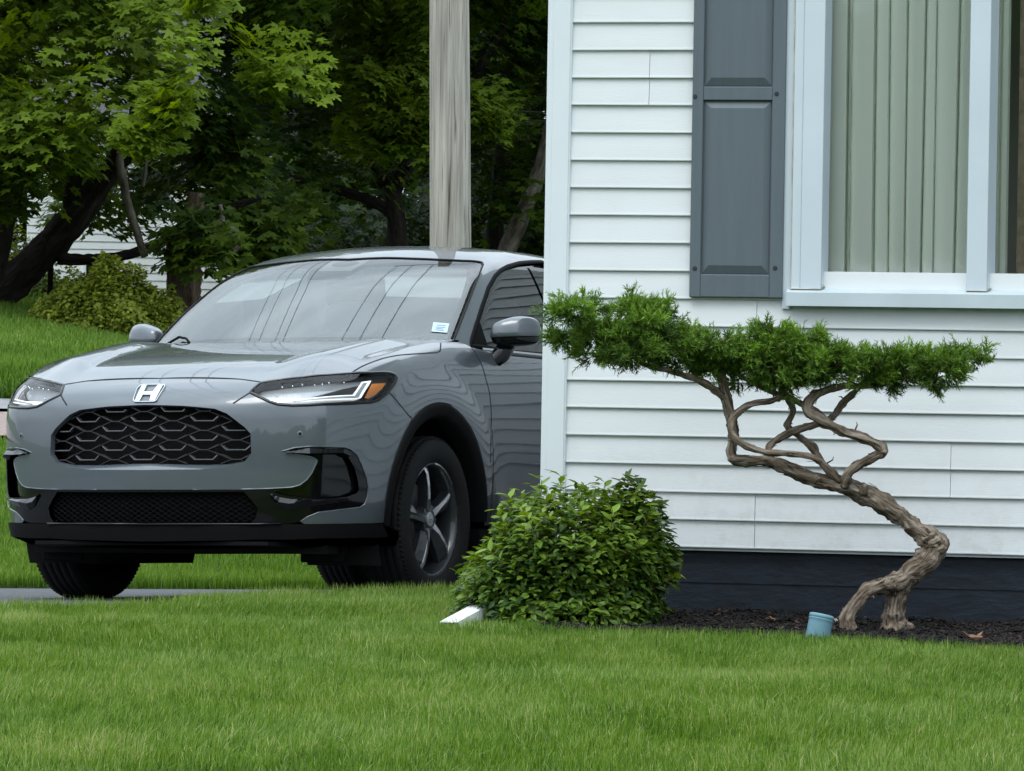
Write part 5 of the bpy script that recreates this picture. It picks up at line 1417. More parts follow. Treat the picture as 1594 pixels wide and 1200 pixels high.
for br in BR:
    pts = np.array([[*jp(a, b_, dy), r * PXM] for a, b_, dy, r in br])
    pts[1:-1, :3] += rr_.normal(0, .35, (len(pts) - 2, 3)) * pts[1:-1, 3:4] * .16
    sp_ = spline(pts, 7); sp_[:, 3] *= 1 + .13 * np.sin(np.arange(len(sp_)) * .9 + len(m.v)) * rr_.uniform(.2, .75, len(sp_))
    sp_[:, 3] *= .92; big = br[0][3] > 25
    ns = 20 if big else 12
    pp_, rad = sp_[:, :3], np.maximum(sp_[:, 3], .002)
    # fluted, shaggy section: ridges twist along the limb
    base = len(m.v)
    m.tube(pp_, rad, ns, cap=True)
    V = np.array(m.v[base:]); nn_ = len(pp_)
    for i in range(nn_):
        for k_ in range(ns):
            q = V[i * ns + k_] - pp_[i]; tw_ = k_ / ns * 2 * math.pi + i * .13
            f_ = 1 + .12 * math.sin(3 * tw_ + i * .05) + .09 * math.sin(7 * tw_ + i * .1) + rr_.normal(0, .05)
            f_ += .12 * float(vnoise(np.array([i * .22 + base]), np.array([k_ * .5]), 61)[0])
            V[i * ns + k_] = pp_[i] + q * f_
    m.v[base:] = [tuple(v) for v in V]
# broken twig stubs along the limbs
for _ in range(46):
    br = BR[rr_.integers(0, 8)]; sp_ = spline(np.array([[*jp(a, b_, dy), r * PXM] for a, b_, dy, r in br]), 6); i = rr_.integers(4, len(sp_) - 2)
    o_ = nrm(rr_.normal(0, 1, 3) * (1, .7, 1)); c = sp_[i, :3] + o_ * sp_[i, 3] * .8; L_ = rr_.uniform(.008, .040)
    m.tube([c, c + o_ * L_ * .6 + rr_.normal(0, .003, 3), c + o_ * L_ + rr_.normal(0, .005, 3)], [.0032, .0024, .0012], 5)
# loose bark strips
for _ in range(150):
    br = BR[0] if rr_.random() < .6 else BR[rr_.integers(1, 8)]
    sp_ = spline(np.array([[*jp(a, b_, dy), r * PXM] for a, b_, dy, r in br]), 6); i = rr_.integers(1, len(sp_) - 4)
    t = nrm(sp_[i + 3, :3] - sp_[i, :3]); c = sp_[i, :3]; r = sp_[i, 3]
    an = rr_.uniform(0, 2 * math.pi); u = np.cross(t, (0, 1, 0)); u = nrm(u); w = np.cross(t, u); o = math.cos(an) * u + math.sin(an) * w; s = np.cross(t, o)
    L_ = rr_.uniform(.015, .05); wd = rr_.uniform(.0012, .003)
    a0 = c + o * r * .98; a1 = c + t * L_ * .6 + o * (r * 1.0 + .002); a2 = c + t * L_ + o * (r + rr_.uniform(.001, .010))
    m.add([a0 - s * wd, a0 + s * wd, a1 + s * wd, a1 - s * wd, a2, a0 - o * .002], [(0, 1, 2, 3), (3, 2, 4), (0, 3, 4, 5), (1, 5, 4, 2)])
trunk = m.build('trunk', MAT['juniper_bark'], jun, True)
m = MB(); q = jp(1150, 1010, -.062); m.tube([q, q + np.array([-.004, -.022, .004])], [.024, .022], 14); m.build('cut_stub', MAT['juniper_bark'], trunk, True)
leaf_mat('juniper_green', (.010, .034, .010), (.19, .34, .035), rough=.6, trans=.18)
BL = [(120, 120, 80, 52), (75, 110, 45, 30), (95, 205, 55, 26), (190, 195, 100, 58), (300, 120, 60, 46), (370, 125, 60, 42), (350, 180, 85, 60), (300, 245, 120, 55), (180, 262, 70, 28), (430, 235, 80, 60), (500, 225, 60, 55), (570, 255, 80, 62), (600, 220, 40, 30), (690, 275, 85, 72), (760, 205, 55, 52), (800, 230, 70, 60), (880, 225, 70, 40), (880, 285, 95, 70), (800, 330, 120, 45), (670, 330, 70, 36), (940, 300, 80, 55), (1010, 280, 70, 42), (1060, 330, 70, 36), (1130, 280, 60, 44), (1150, 335, 80, 40), (1220, 300, 90, 58), (1300, 275, 70, 40), (1320, 315, 70, 36), (1390, 270, 60, 26), (1430, 280, 40, 20), (940, 235, 40, 20), (470, 290, 70, 30), (560, 300, 60, 28)]
area = np.array([b_[2] * b_[3] for b_ in BL], float); NT = 900
ci_t = RNG.choice(len(BL), NT, p=area / area.sum()); dt = nrm(RNG.normal(0, 1, (NT, 3))); rt = RNG.random(NT) ** .40
ctr_t = np.array([jp(b_[0], b_[1], RNG.normal(0, .05)) for b_ in BL])[ci_t]
rad_t = np.array([(b_[2] * PXM, min(.20, .06 + b_[2] * PXM * .9), b_[3] * PXM) for b_ in BL])[ci_t]
base_t = ctr_t + dt * rad_t * rt[:, None] * np.array([.86, .84, .56])
out_t = nrm(dt * np.array([1.3, 1.0, .55]) + np.array([0, -.1, .28]) + RNG.normal(0, .25, (NT, 3)))
per = RNG.integers(13, 27, NT); tid = np.repeat(np.arange(NT), per); n = len(tid)
lt_ = RNG.uniform(.028, .066, NT)[tid]
u_ = RNG.random(n); ang = RNG.uniform(0, 2 * math.pi, n)
e1 = nrm(np.cross(out_t, RNG.normal(0, 1, (NT, 3))))[tid]; e2 = np.cross(out_t[tid], e1)
pos = base_t[tid] + out_t[tid] * (u_ * lt_)[:, None] + (e1 * np.cos(ang)[:, None] + e2 * np.sin(ang)[:, None]) * (.020 * (1 - .5 * u_) * RNG.random(n))[:, None]
out = nrm(out_t[tid] * .9 + (e1 * np.cos(ang)[:, None] + e2 * np.sin(ang)[:, None]) * .75 + RNG.normal(0, .22, (n, 3)) + np.array([0, 0, .15]))
d = dt[tid]; rf = rt[tid]; ctr = ctr_t[tid]; rad = rad_t[tid]; tuft_t = RNG.normal(0, .13, NT)[tid]
# every sprig: a shoot with six side needles, thin triangles
ln = RNG.uniform(.018, .036, n) * np.where((u_ > .8) & (RNG.random(n) < .35), 1.5, 1.0); a_ = nrm(np.cross(out, RNG.normal(0, 1, (n, 3)))); b2 = np.cross(out, a_)
tris = []; tn = []
def needle(p, dd, L_, w, side):
    return np.stack([p - side * (w / 2)[:, None], p + side * (w / 2)[:, None], p + dd * L_[:, None]], 1)
tris.append(needle(pos, out, ln, np.full(n, .0042), a_)); tris.append(needle(pos, out, ln, np.full(n, .0042), b2))
for j in range(9):
    an = RNG.uniform(0, 2 * math.pi, n); sd = np.cos(an)[:, None] * a_ + np.sin(an)[:, None] * b2
    dd = nrm(out * .8 + sd * .8); p = pos + out * (ln * (.08 + .10 * j))[:, None]
    tris.append(needle(p, dd, RNG.uniform(.010, .022, n), np.full(n, .0036), nrm(np.cross(dd, RNG.normal(0, 1, (n, 3))))))
V = np.stack(tris, 1).reshape(-1, 3)
low = (d[:, 2] * rf)
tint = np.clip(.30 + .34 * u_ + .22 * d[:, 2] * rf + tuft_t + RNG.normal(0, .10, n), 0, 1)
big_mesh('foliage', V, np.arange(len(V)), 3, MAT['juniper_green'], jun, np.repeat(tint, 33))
mat('dead_needles', (.17, .10, .055), rough=.95)
k = RNG.choice(n, 420, replace=False); p = ctr[k] + d[k] * rad[k] * .55; 
T_ = needle(p, out[k], RNG.uniform(.02, .04, 420), np.full(420, .005), a_[k]); T2 = needle(p, nrm(out[k] + b2[k]), RNG.uniform(.02, .03, 420), np.full(420, .005), a_[k])
big_mesh('dead_twig', np.concatenate([T_, T2]).reshape(-1, 3), np.arange(2520), 3, MAT['dead_needles'], jun)

# ------------------------------------------------------------------ small things on the ground
mat('blue_plastic', (.125, .245, .305), rough=.45, var=.08, vscale=20)
q = gpix(1269, 1008)
t = empty('garden_tube', (q[0], q[1], 0)); tag(t, 'pale teal blue plastic tube leaning at the mulch edge', 'plastic tube')
ax = nrm(np.array([.20, .10, 1.0])); TL = .022; m = MB()
prof = [(.0, .039), (.060, .0405), (.078, .041), (.080, .0425), (.086, .0425), (.090, .040), (.0915, .034)]
m.tube([ax * (a + (TL if a else -.02)) for a, r in prof], [r for a, r in prof], 28, cap=False)
top = len(m.v) - 28
m.add(m.v[top:], [tuple(range(28))]); m.build('body', MAT['blue_plastic'], t, True)
m = MB(); m.tube([ax * (TL + v) for v in (.070, .072, .0755, .0775)], [.0405, .0417, .0417, .0405], 28, cap=False); m.build('collar', MAT['blue_plastic'], t, True)
# lean the front up like a scoop
mat('white_metal', (.78, .80, .80), rough=.4)
mat('inside_dark', (.03, .03, .03), rough=.9)
def chute():
    a, b_ = P(750, 950, 14.70), P(700, 977, 14.34); ax_ = nrm(b_ - a); up = np.array([-.25, -.75, .62]); up = nrm(up - ax_ * np.dot(up, ax_)); sd = np.cross(ax_, up)
    o = empty('downspout_extension', (b_[0], b_[1], 0)); tag(o, 'white metal downspout end poking out left of the corner shrub', 'downspout')
    c = np.array(o.location)
    m = MB(); prof = []
    W_, H_ = .034, .022
    for s in np.linspace(-1, 1, 9): prof.append((s * W_, H_ - .004 * (round((s + 1) * 4) % 2)))
    for s in np.linspace(1, -1, 5): prof.append((s * W_, -H_))
    k = len(prof)
    vs = [p0 + sd * x_ + up * z_ - c for p0 in (a, b_) for x_, z_ in prof] + [b_ + sd * x_ * .9 + up * z_ * .85 - c for x_, z_ in prof] + [b_ - ax_ * .2 + sd * x_ * .9 + up * z_ * .85 - c for x_, z_ in prof]
    fs = [(r * k + i, r * k + (i + 1) % k, (r + 1) * k + (i + 1) % k, (r + 1) * k + i) for r in range(2) for i in range(k)]
    m.add(vs, fs); m.build('channel', MAT['white_metal'], o)
    m = MB(); m.add(vs[2 * k:], [(i, (i + 1) % k, k + (i + 1) % k, k + i) for i in range(k)] + [tuple(range(k, 2 * k))]); m.build('channel_bore', MAT['inside_dark'], o)
chute()
mat('stone_pale', (.42, .38, .33), rough=.9, var=.3, vscale=25, bump=.6, bscale=50)
def stone(u, v, r, label, seed, sq=(1, 1, .8)):
    g = np.random.default_rng(seed); bm = bmesh.new(); bmesh.ops.create_icosphere(bm, subdivisions=3, radius=1)
    c = gpix(u, v)
    for w in bm.verts:
        q = np.array(w.co); k = 1 + .16 * float(vnoise(np.array([q[0] * 2 + seed]), np.array([q[1] * 2 + q[2] * 2.5]), seed)[0]) + g.normal(0, .02)
        w.co = Vector((q[0] * sq[0], q[1] * sq[1], q[2] * sq[2])) * (r * k)
    me = bpy.data.meshes.new('stone'); bm.to_mesh(me); bm.free(); me.materials.append(MAT['stone_pale']); me.shade_smooth()
    o = link(bpy.data.objects.new('stone', me)); o.location = (c[0], c[1], r * .55); tag(o, label, 'stone')
stone(1301, 978, .020, 'pale stone leaning on the left root of the juniper', 3, (.8, .8, 1.15))
stone(1314, 1000, .015, 'flat whitish stone on the mulch right of the blue tube', 5, (1.2, .8, .5))
mat('dry_leaf', (.15, .080, .045), rough=.8, var=.3, vscale=30)
for u, v, s_, lab, an in ((1520, 998, .050, 'curled brown dead leaf on the mulch right of the juniper', .3), (1207, 968, .032, 'small rusty dead leaf on the mulch left of the blue tube', 1.4)):
    c = gpix(u, v, .03); T = MAPLE * s_; ca, sa = math.cos(an), math.sin(an)
    V = [(c[0] + a * ca - b_ * sa, c[1] + (a * sa + b_ * ca) * .7, .030 + abs(a) * .55 + abs(b_) * .30) for a, b_, z_ in T]
    o = mesh_obj('dead_leaf', V + [(a, b_, z_ + .0012) for a, b_, z_ in V], [tuple(range(16)), tuple(range(16, 32))[::-1]] + [(i, (i + 1) % 16, 16 + (i + 1) % 16, 16 + i) for i in range(16)], MAT['dry_leaf']); tag(o, lab, 'leaf')
# ------------------------------------------------------------------ trees behind
leaf_mat('maple_leaf', (.012, .034, .006), (.18, .265, .022), rough=.5, trans=.42, spec=.16)
bark_mat('bark_dark', (.006, .005, .005), (.022, .018, .016), (.050, .044, .038), 14, .25, 1.0, .06)
bark_mat('bark_brown', (.030, .020, .016), (.105, .075, .058), (.20, .155, .125), 14, .12, 1.0, .08)
bark_mat('bark_grey', (.07, .06, .05), (.16, .145, .125), (.28, .26, .23), 16, .3, 1.0, .05)
def limb(mb, px_pts, Y, rng, n=14, per=6):
    a = np.array([[*P(p[0], p[1], Y + (p[3] if len(p) > 3 else 0)), p[2] * Y / F] for p in px_pts])
    s = spline(a, per); base = len(mb.v)
    mb.tube(s[:, :3], np.maximum(s[:, 3], .01), n)
    for i in range(len(s)):
        for k in range(n):
            q = np.array(mb.v[base + i * n + k]) - s[i, :3]
            f = 1 + .10 * math.sin(5 * k / n * 6.283 + i * .2) + rng.normal(0, .06)
            mb.v[base + i * n + k] = tuple(s[i, :3] + q * f)
def shift(mb, o): mb.v = [tuple(np.array(v) - o) for v in mb.v]
def boughs(cs, rng, per=70, rx=.5, leaf=(.075, .13), tint0=.4, tspread=.12, droop=.6, toward=.55):
    """drooping sprays of leaves: every bough is a tilted, layered fan"""
    Pp, Nn, Tt, Ss, Cc = [], [], [], [], []
    for c in cs:
        c = np.asarray(c, float); r = rx * rng.uniform(.7, 1.3); k = int(1.75 * per * rng.uniform(.7, 1.3))
        az = rng.uniform(0, 2 * math.pi); o = nrm(np.array([math.cos(az), math.sin(az) - toward * 1.6, 0.0]))
        sd = np.array([-o[1], o[0], 0]); dn = nrm(o - np.array([0, 0, droop]) * rng.uniform(.5, 1.4))
        nd = np.cross(dn, sd); nd = nd if nd[2] > 0 else -nd
        a = rng.uniform(-1, 1, k); b = rng.uniform(-1, 1, k); ok = a * a + b * b < 1; a, b = a[ok], b[ok]; k = len(a)
        lay = rng.integers(0, 3, k)
        p = c + sd * (a * r * (1 - .35 * b))[:, None] + dn * (b * r * .8)[:, None] + np.array([0, 0, 1]) * ((lay - 1) * r * .42)[:, None] + rng.normal(0, .035, (k, 3))
        Pp.append(p); Nn.append(nrm(nd * .75 + np.array([0, 0, .55]) + o * .38 + rng.normal(0, .27, (k, 3)))); Tt.append(nrm(dn * .8 + sd * (a * .7)[:, None] + rng.normal(0, .3, (k, 3))))
        Ss.append(rng.uniform(*leaf, k)); t = tint0 + rng.normal(0, tspread)
        Cc.append(np.clip(t + rng.normal(0, .09, k) + .10 * b, 0, 1))
    return [np.concatenate(q) for q in (Pp, Nn, Tt, Ss, Cc)]
def fill(poly, n, Y0, Y1, rng):
    poly = np.array(poly, float); out = []
    while len(out) < n:
        u = rng.uniform(poly[:, 0].min(), poly[:, 0].max()); v = rng.uniform(poly[:, 1].min(), poly[:, 1].max())
        if in_poly(np.array([u]), np.array([v]), poly)[0]: out.append(P(u, v, rng.uniform(Y0, Y1)))
    return out
def canopy(c, r, n, rng, size=(.35, .6), shell=.55, tint0=.35):
    """the crown above the frame: bigger leaf clumps, a broken dome"""
    d = nrm(rng.normal(0, 1, (n, 3))); rf = shell + (1 - shell) * rng.random(n)
    lump = 1 + .18 * vnoise(d[:, 0] * 3 + c[0], d[:, 2] * 3 + d[:, 1] * 2, 71)
    p = np.array(c) + d * np.array(r) * (rf * lump)[:, None]
    return [p, nrm(d * .6 + np.array([0, 0, .5]) + rng.normal(0, .5, (n, 3))), nrm(d + np.array([0, 0, -.6]) + rng.normal(0, .4, (n, 3))), rng.uniform(*size, n), np.clip(tint0 + rng.normal(0, .13, n), 0, 1)]
def cat(*a): return [np.concatenate(q) for q in zip(*a)]
def tree(label, base, limbs, bark, crown, Y, rng, extra=()):
    b = P(base[0], base[1], Y); b[2] = ground_z(b[0], b[1])
    o = empty('tree', b); tag(o, label, 'tree', 'trees behind the driveway')
    for L in limbs:
        m = MB(); limb(m, L, Y, rng); shift(m, b); m.build('trunk' if L[0][2] > 11 else 'branch', bark, o, True)
    for L, bm_ in extra:
        m = MB(); limb(m, L, Y, rng); shift(m, b); m.build('branch', bm_, o, True)
    c = list(crown); c[0] = c[0] - b
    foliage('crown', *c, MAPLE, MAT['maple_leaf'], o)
    return o
rg = np.random.default_rng(21)
B1 = fill([(-140, -140), (330, -140), (322, 20), (280, 60), (300, 135), (250, 170), (240, 215), (205, 215), (165, 200), (110, 235), (40, 250), (-140, 300)], 125, 42.2, 46.5, rg)
B1b = fill([(250, 20), (330, -30), (322, 40), (300, 75), (262, 80)], 7, 41.6, 42.6, rg) + fill([(240, 125), (302, 128), (305, 150), (255, 185), (235, 185)], 9, 41.6, 42.4, rg) + fill([(200, 195), (250, 200), (238, 235), (200, 232)], 6, 41.6, 42.4, rg)
B1c = fill([(-140, 200), (60, 220), (90, 285), (20, 330), (-140, 340)], 22, 43, 47, rg)
B1d = fill([(95, 225), (262, 250), (250, 345), (165, 362), (105, 345), (82, 300)], 24, 49, 51.5, rg)
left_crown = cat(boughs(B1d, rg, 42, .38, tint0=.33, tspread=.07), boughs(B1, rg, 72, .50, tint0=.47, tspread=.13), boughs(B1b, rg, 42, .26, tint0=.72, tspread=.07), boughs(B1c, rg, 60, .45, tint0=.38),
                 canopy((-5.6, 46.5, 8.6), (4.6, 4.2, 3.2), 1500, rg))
tree('leaning dark-trunked maple with bright layered leaves at the left', (-25, 475), [
    [(-60, 520, 34), (-20, 468, 31), (25, 436, 28), (75, 385, 25), (120, 335, 23), (158, 282, 19), (192, 236, 16.5), (214, 190, 15), (222, 120, 13.5), (230, 20, 12)],
    [(112, 335, 15), (114, 285, 13), (124, 240, 12), (132, 190, 11.5), (125, 90, 11.2)],
    [(-40, 500, 20, -1), (-12, 430, 17, -1), (6, 350, 15, -1), (24, 292, 13, -1), (36, 258, 12, -1), (30, 150, 12, -1)],
    [(90, 402, 10), (130, 404, 8.5), (178, 401, 8), (215, 392, 8), (250, 378, 8), (285, 352, 8), (330, 330, 7), (375, 318, 6), (410, 305, 4)]],
    MAT['bark_dark'], left_crown, 46, rg)
# the old trunk behind the windscreen's corner
B2 = fill([(240, 210), (390, 215), (420, 300), (395, 345), (330, 310), (300, 300), (240, 330), (210, 300)], 26, 46.5, 48.5, rg) + fill([(355, 340), (440, 330), (440, 400), (360, 395)], 12, 46, 48, rg) + fill([(290, 170), (385, 175), (380, 255), (295, 255)], 14, 44.8, 45.6, rg) + fill([(258, 350), (330, 350), (330, 405), (262, 400)], 7, 43.6, 44.0, rg) + fill([(300, -100), (470, -100), (480, 120), (330, 160)], 40, 46.5, 49, rg)
tree('old tree with thick rough brown trunk and a dead curled branch', (288, 508), [
    [(292, 530, 33), (288, 500, 29), (286, 465, 27), (286, 430, 26), (287, 395, 27), (296, 360, 23), (302, 330, 16), (306, 300, 11.5)]],
    MAT['bark_brown'], cat(boughs(B2, rg, 56, .40, tint0=.20, tspread=.08), canopy((-3.0, 48.5, 8.8), (3.8, 3.6, 3.0), 1200, rg)), 44.5, rg,
    [([(300, 385, 10), (325, 370, 8), (342, 348, 6), (355, 352, 7), (368, 362, 5), (372, 378, 5), (360, 394, 5), (345, 397, 4), (334, 388, 3)], MAT['bark_grey']),
     ([(318, 378, 7), (336, 360, 5), (346, 340, 4), (343, 318, 3)], MAT['bark_grey']),
     ([(226, 400, 6), (208, 345, 6), (198, 312, 6), (192, 282, 7), (186, 250, 6), (190, 225, 4)], MAT['bark_grey']), ([(222, 290, 3), (226, 270, 3), (228, 250, 2)], MAT['bark_grey'])])
# the maple in the middle
B3 = fill([(540, -20), (668, -20), (668, 55), (600, 60), (540, 40)], 15, 48.6, 49.6, rg) + fill([(540, 70), (668, 60), (668, 130), (560, 130)], 16, 48.4, 49.4, rg) + fill([(555, 165), (668, 150), (668, 215), (600, 222), (556, 208)], 15, 48.4, 49.4, rg) + fill([(733, 150), (775, 150), (784, 190), (735, 212)], 7, 48.4, 49.2, rg)
B3d = fill([(380, -100), (860, -100), (860, 60), (800, 200), (860, 330), (640, 300), (520, 260), (430, 250), (380, 180)], 105, 51.5, 55, rg)  # boughs in canopy shade, painted with a dark tint
B3y = fill([(365, 55), (480, 70), (480, 125), (440, 160), (395, 130)], 9, 44.6, 45.4, rg) + fill([(815, -20), (870, -20), (860, 26), (820, 26)], 5, 52, 53, rg)  # backlit boughs: the light is painted in by a bright tint
tree('maple with a bright layered spray of leaves left of the wooden pole', (618, 420), [
    [(622, 440, 17), (619, 400, 16), (616, 345, 14), (609, 295, 13), (600, 240, 12), (585, 195, 11)],
    [(455, -60, 13), (472, 0, 13), (490, 50, 15), (512, 105, 15), (545, 162, 13), (566, 205, 12), (600, 285, 12)],
    [(425, 258, 5), (470, 280, 6.5), (530, 297, 7.5), (585, 316, 8.5), (613, 335, 9)],
    [(790, 30, 5), (760, 80, 7), (735, 130, 8), (690, 190, 10), (640, 250, 11), (612, 300, 11)]],
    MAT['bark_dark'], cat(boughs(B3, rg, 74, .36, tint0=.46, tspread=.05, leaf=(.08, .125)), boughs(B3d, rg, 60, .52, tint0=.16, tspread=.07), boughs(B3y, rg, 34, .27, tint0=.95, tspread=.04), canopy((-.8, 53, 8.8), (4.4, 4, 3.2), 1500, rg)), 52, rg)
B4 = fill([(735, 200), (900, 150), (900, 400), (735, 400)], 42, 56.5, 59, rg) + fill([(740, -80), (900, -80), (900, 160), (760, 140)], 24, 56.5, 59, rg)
tree('slim dark-trunked tree right of the wooden pole', (770, 420), [
    [(766, 440, 15), (768, 400, 14), (772, 340, 13), (779, 270, 12), (786, 200, 11.5), (800, 110, 11.2), (816, 40, 11.1), (822, -40, 11.1)]],
    MAT['bark_dark'], cat(boughs(B4, rg, 60, .5, tint0=.15, tspread=.06), canopy((1.0, 57, 8.6), (4, 3.6, 3.2), 1200, rg)), 55.5, rg)
B5 = fill([(860, -60), (1200, -60), (1200, 330), (870, 380)], 40, 53, 58, rg)
tree('tree with a grey leaning trunk beside the white corner post', (790, 420), [
    [(770, 440, 15), (789, 390, 14), (808, 345, 13), (829, 293, 12), (846, 245, 11.5), (870, 150, 11.2), (900, 20, 11.1)]],
    MAT['bark_grey'], cat(boughs(B5, rg, 55, .5, tint0=.2), canopy((4.2, 55, 8.6), (4, 3.8, 3.2), 1200, rg)), 53, rg)
# the wood behind, one mass
def wood():
    n = 17000
    u = rg.uniform(-500, 1500, n); v = rg.uniform(-250, 440, n); Y = rg.uniform(68, 76, n)
    k = ~((u > 55) & (u < 235) & (v > 325) & (v < 470)) & ~((u > 85) & (u < 160) & (v > 205) & (v < 330) & (rg.random(n) < .6)) & ~((u > 330) & (u < 400) & (v > 320) & (v < 410) & (rg.random(n) < .5))
    u, v, Y = u[k], v[k], Y[k]; n = len(u)
    p = np.array([P(a, b, c) for a, b, c in zip(u, v, Y)])
    top = [rg.uniform(-28, 24, 5000), rg.uniform(68, 80, 5000), rg.uniform(6, 13, 5000)]
    p = np.vstack([p, np.stack(top, 1)]); n = len(p)
    sz = np.r_[rg.uniform(.24, .40, n - 5000), rg.uniform(.5, .9, 5000)]
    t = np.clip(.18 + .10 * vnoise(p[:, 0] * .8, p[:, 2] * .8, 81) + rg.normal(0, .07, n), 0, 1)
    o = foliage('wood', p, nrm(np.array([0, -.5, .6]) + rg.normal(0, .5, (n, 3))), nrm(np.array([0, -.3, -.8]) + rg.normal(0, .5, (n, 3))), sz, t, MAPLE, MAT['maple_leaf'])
    tag(o, 'dark leafy wood closing the view behind the trees', 'wood', kind='stuff')
wood()
# low dark undergrowth in front of the wood, right of the old trunk
UG = cat(boughs(fill([(380, 330), (860, 320), (860, 420), (360, 430)], 80, 56, 60, rg), rg, 55, .5, tint0=.12, tspread=.06), boughs(fill([(380, 300), (480, 290), (470, 360), (380, 370)], 10, 50, 51, rg), rg, 45, .4, tint0=.42))
tag(foliage('undergrowth', *UG, MAPLE, MAT['maple_leaf']), 'dark undergrowth between the trunks', 'undergrowth', kind='stuff')
# ---- yellow-green bush on the bank, low green one behind the leaning trunk
leaf_mat('bush_leaf', (.055, .095, .012), (.32, .37, .040), rough=.5, trans=.3)
def bush(px_c, Y, r, n, label, t0, sz=(.032, .062)):
    c = P(*px_c, Y); g = ground_z(c[0], c[1]); o = empty('bush', (c[0], c[1], g)); tag(o, label, 'bush')
    d = nrm(rg.normal(0, 1, (n, 3))); d[:, 2] = np.abs(d[:, 2]); f = .45 + .55 * rg.random(n) ** .6
    lump = 1 + .22 * vnoise(d[:, 0] * 3 + 9, d[:, 2] * 3 + d[:, 1], 91) + .12 * vnoise(d[:, 0] * 7, d[:, 2] * 7, 92)
    p = d * np.array(r) * (f * lump)[:, None]
    t = np.clip(t0 + rg.normal(0, .14, n) + .2 * (f - .8) + .16 * vnoise(p[:, 0] * 3, p[:, 2] * 4, 93), 0, 1)
    foliage('leaf_mass', p, nrm(d * .5 + np.array([0, -.2, .6]) + rg.normal(0, .4, (n, 3))), nrm(d + rg.normal(0, .5, (n, 3))), rg.uniform(*sz, n), t, OVAL, MAT['bush_leaf'], o)
    m = MB()
    for i in range(9):
        q = d[i] * np.array(r) * .7; m.tube([np.array([q[0] * .1, q[1] * .1, -.05]), q * .5, q], [.02, .014, .006], 5)
    m.build('stem', MAT['bark_brown'], o)
bush((172, 498), 43.6, (.76, .45, .82), 16000, 'yellow-green bush on top of the bank left of the old trunk', .55)
bush((60, 470), 49.5, (.55, .5, .42), 2200, 'small green bush in the shade of the leaning maple', .25)
bush((-20, 430), 50, (.9, .6, 1.0), 3500, 'light green bush at the left edge behind the leaning maple', .5)
# ---- thin post on the bank
q = P(78, 470, 46.2); g = ground_z(q[0], q[1]); top_ = P(78, 402, 46.2)
o = empty('post', (q[0], q[1], g)); tag(o, 'thin dark post standing on the bank under the low branch', 'post')
m = MB(); m.cbox((-.028, -.028, -.1), (.028, .028, top_[2] - g), .005); m.build('shaft', MAT['bark_dark'], o)
m = MB(); m.cbox((-.034, -.034, top_[2] - g + .0005), (.034, .034, top_[2] - g + .03), .006); m.build('cap', MAT['bark_dark'], o)
# ---- the neighbour's house behind the trees
NY = 60.0
a_, b_ = P(40, 470, NY), P(392, 470, NY)
nz0 = ground_z(0, NY) - .3
nh = empty('house', (a_[0], NY, float(nz0))); tag(nh, 'white clapboard neighbour house glimpsed between the trunks at the left', 'house')
wd = b_[0] - a_[0]; m = MB(); zt_ = 3.3
k = 0
while k * .11 < zt_:
    z = k * .11; m.add([(0, -.016, z), (wd, -.016, z), (wd, -.002, z + .112), (0, -.002, z + .112), (0, .0, z), (wd, .0, z)], [(0, 1, 2, 3), (4, 5, 1, 0)]); k += 1
m.box((0, .001, 0), (wd, 6, zt_)); m.build('wall', MAT['vinyl'], nh)
m = MB(); m.add([(-.3, -.4, zt_ + .12), (wd + .3, -.4, zt_ + .12), (wd + .3, 3, zt_ + 2), (-.3, 3, zt_ + 2), (-.3, 6.4, zt_ + .12), (wd + .3, 6.4, zt_ + .12)], [(0, 1, 2, 3), (3, 2, 5, 4), (0, 3, 4), (1, 5, 2), (0, 4, 5, 1)]); m.build('roof', MAT['shingle'], nh)
w0 = P(128, 425, NY)[0] - a_[0]; zz_ = P(128, 425, NY)[2] - nz0
m = MB(); m.cbox((w0, -.05, zz_ - .7), (w0 + .5, .0, zz_ + .25), .02); wn_ = m.build('window', MAT['vinyl_trim'], nh)
m = MB(); m.box((w0 + .06, -.056, zz_ - .64), (w0 + .44, -.051, zz_ + .19)); m.build('pane', MAT['dark_glass'], wn_)
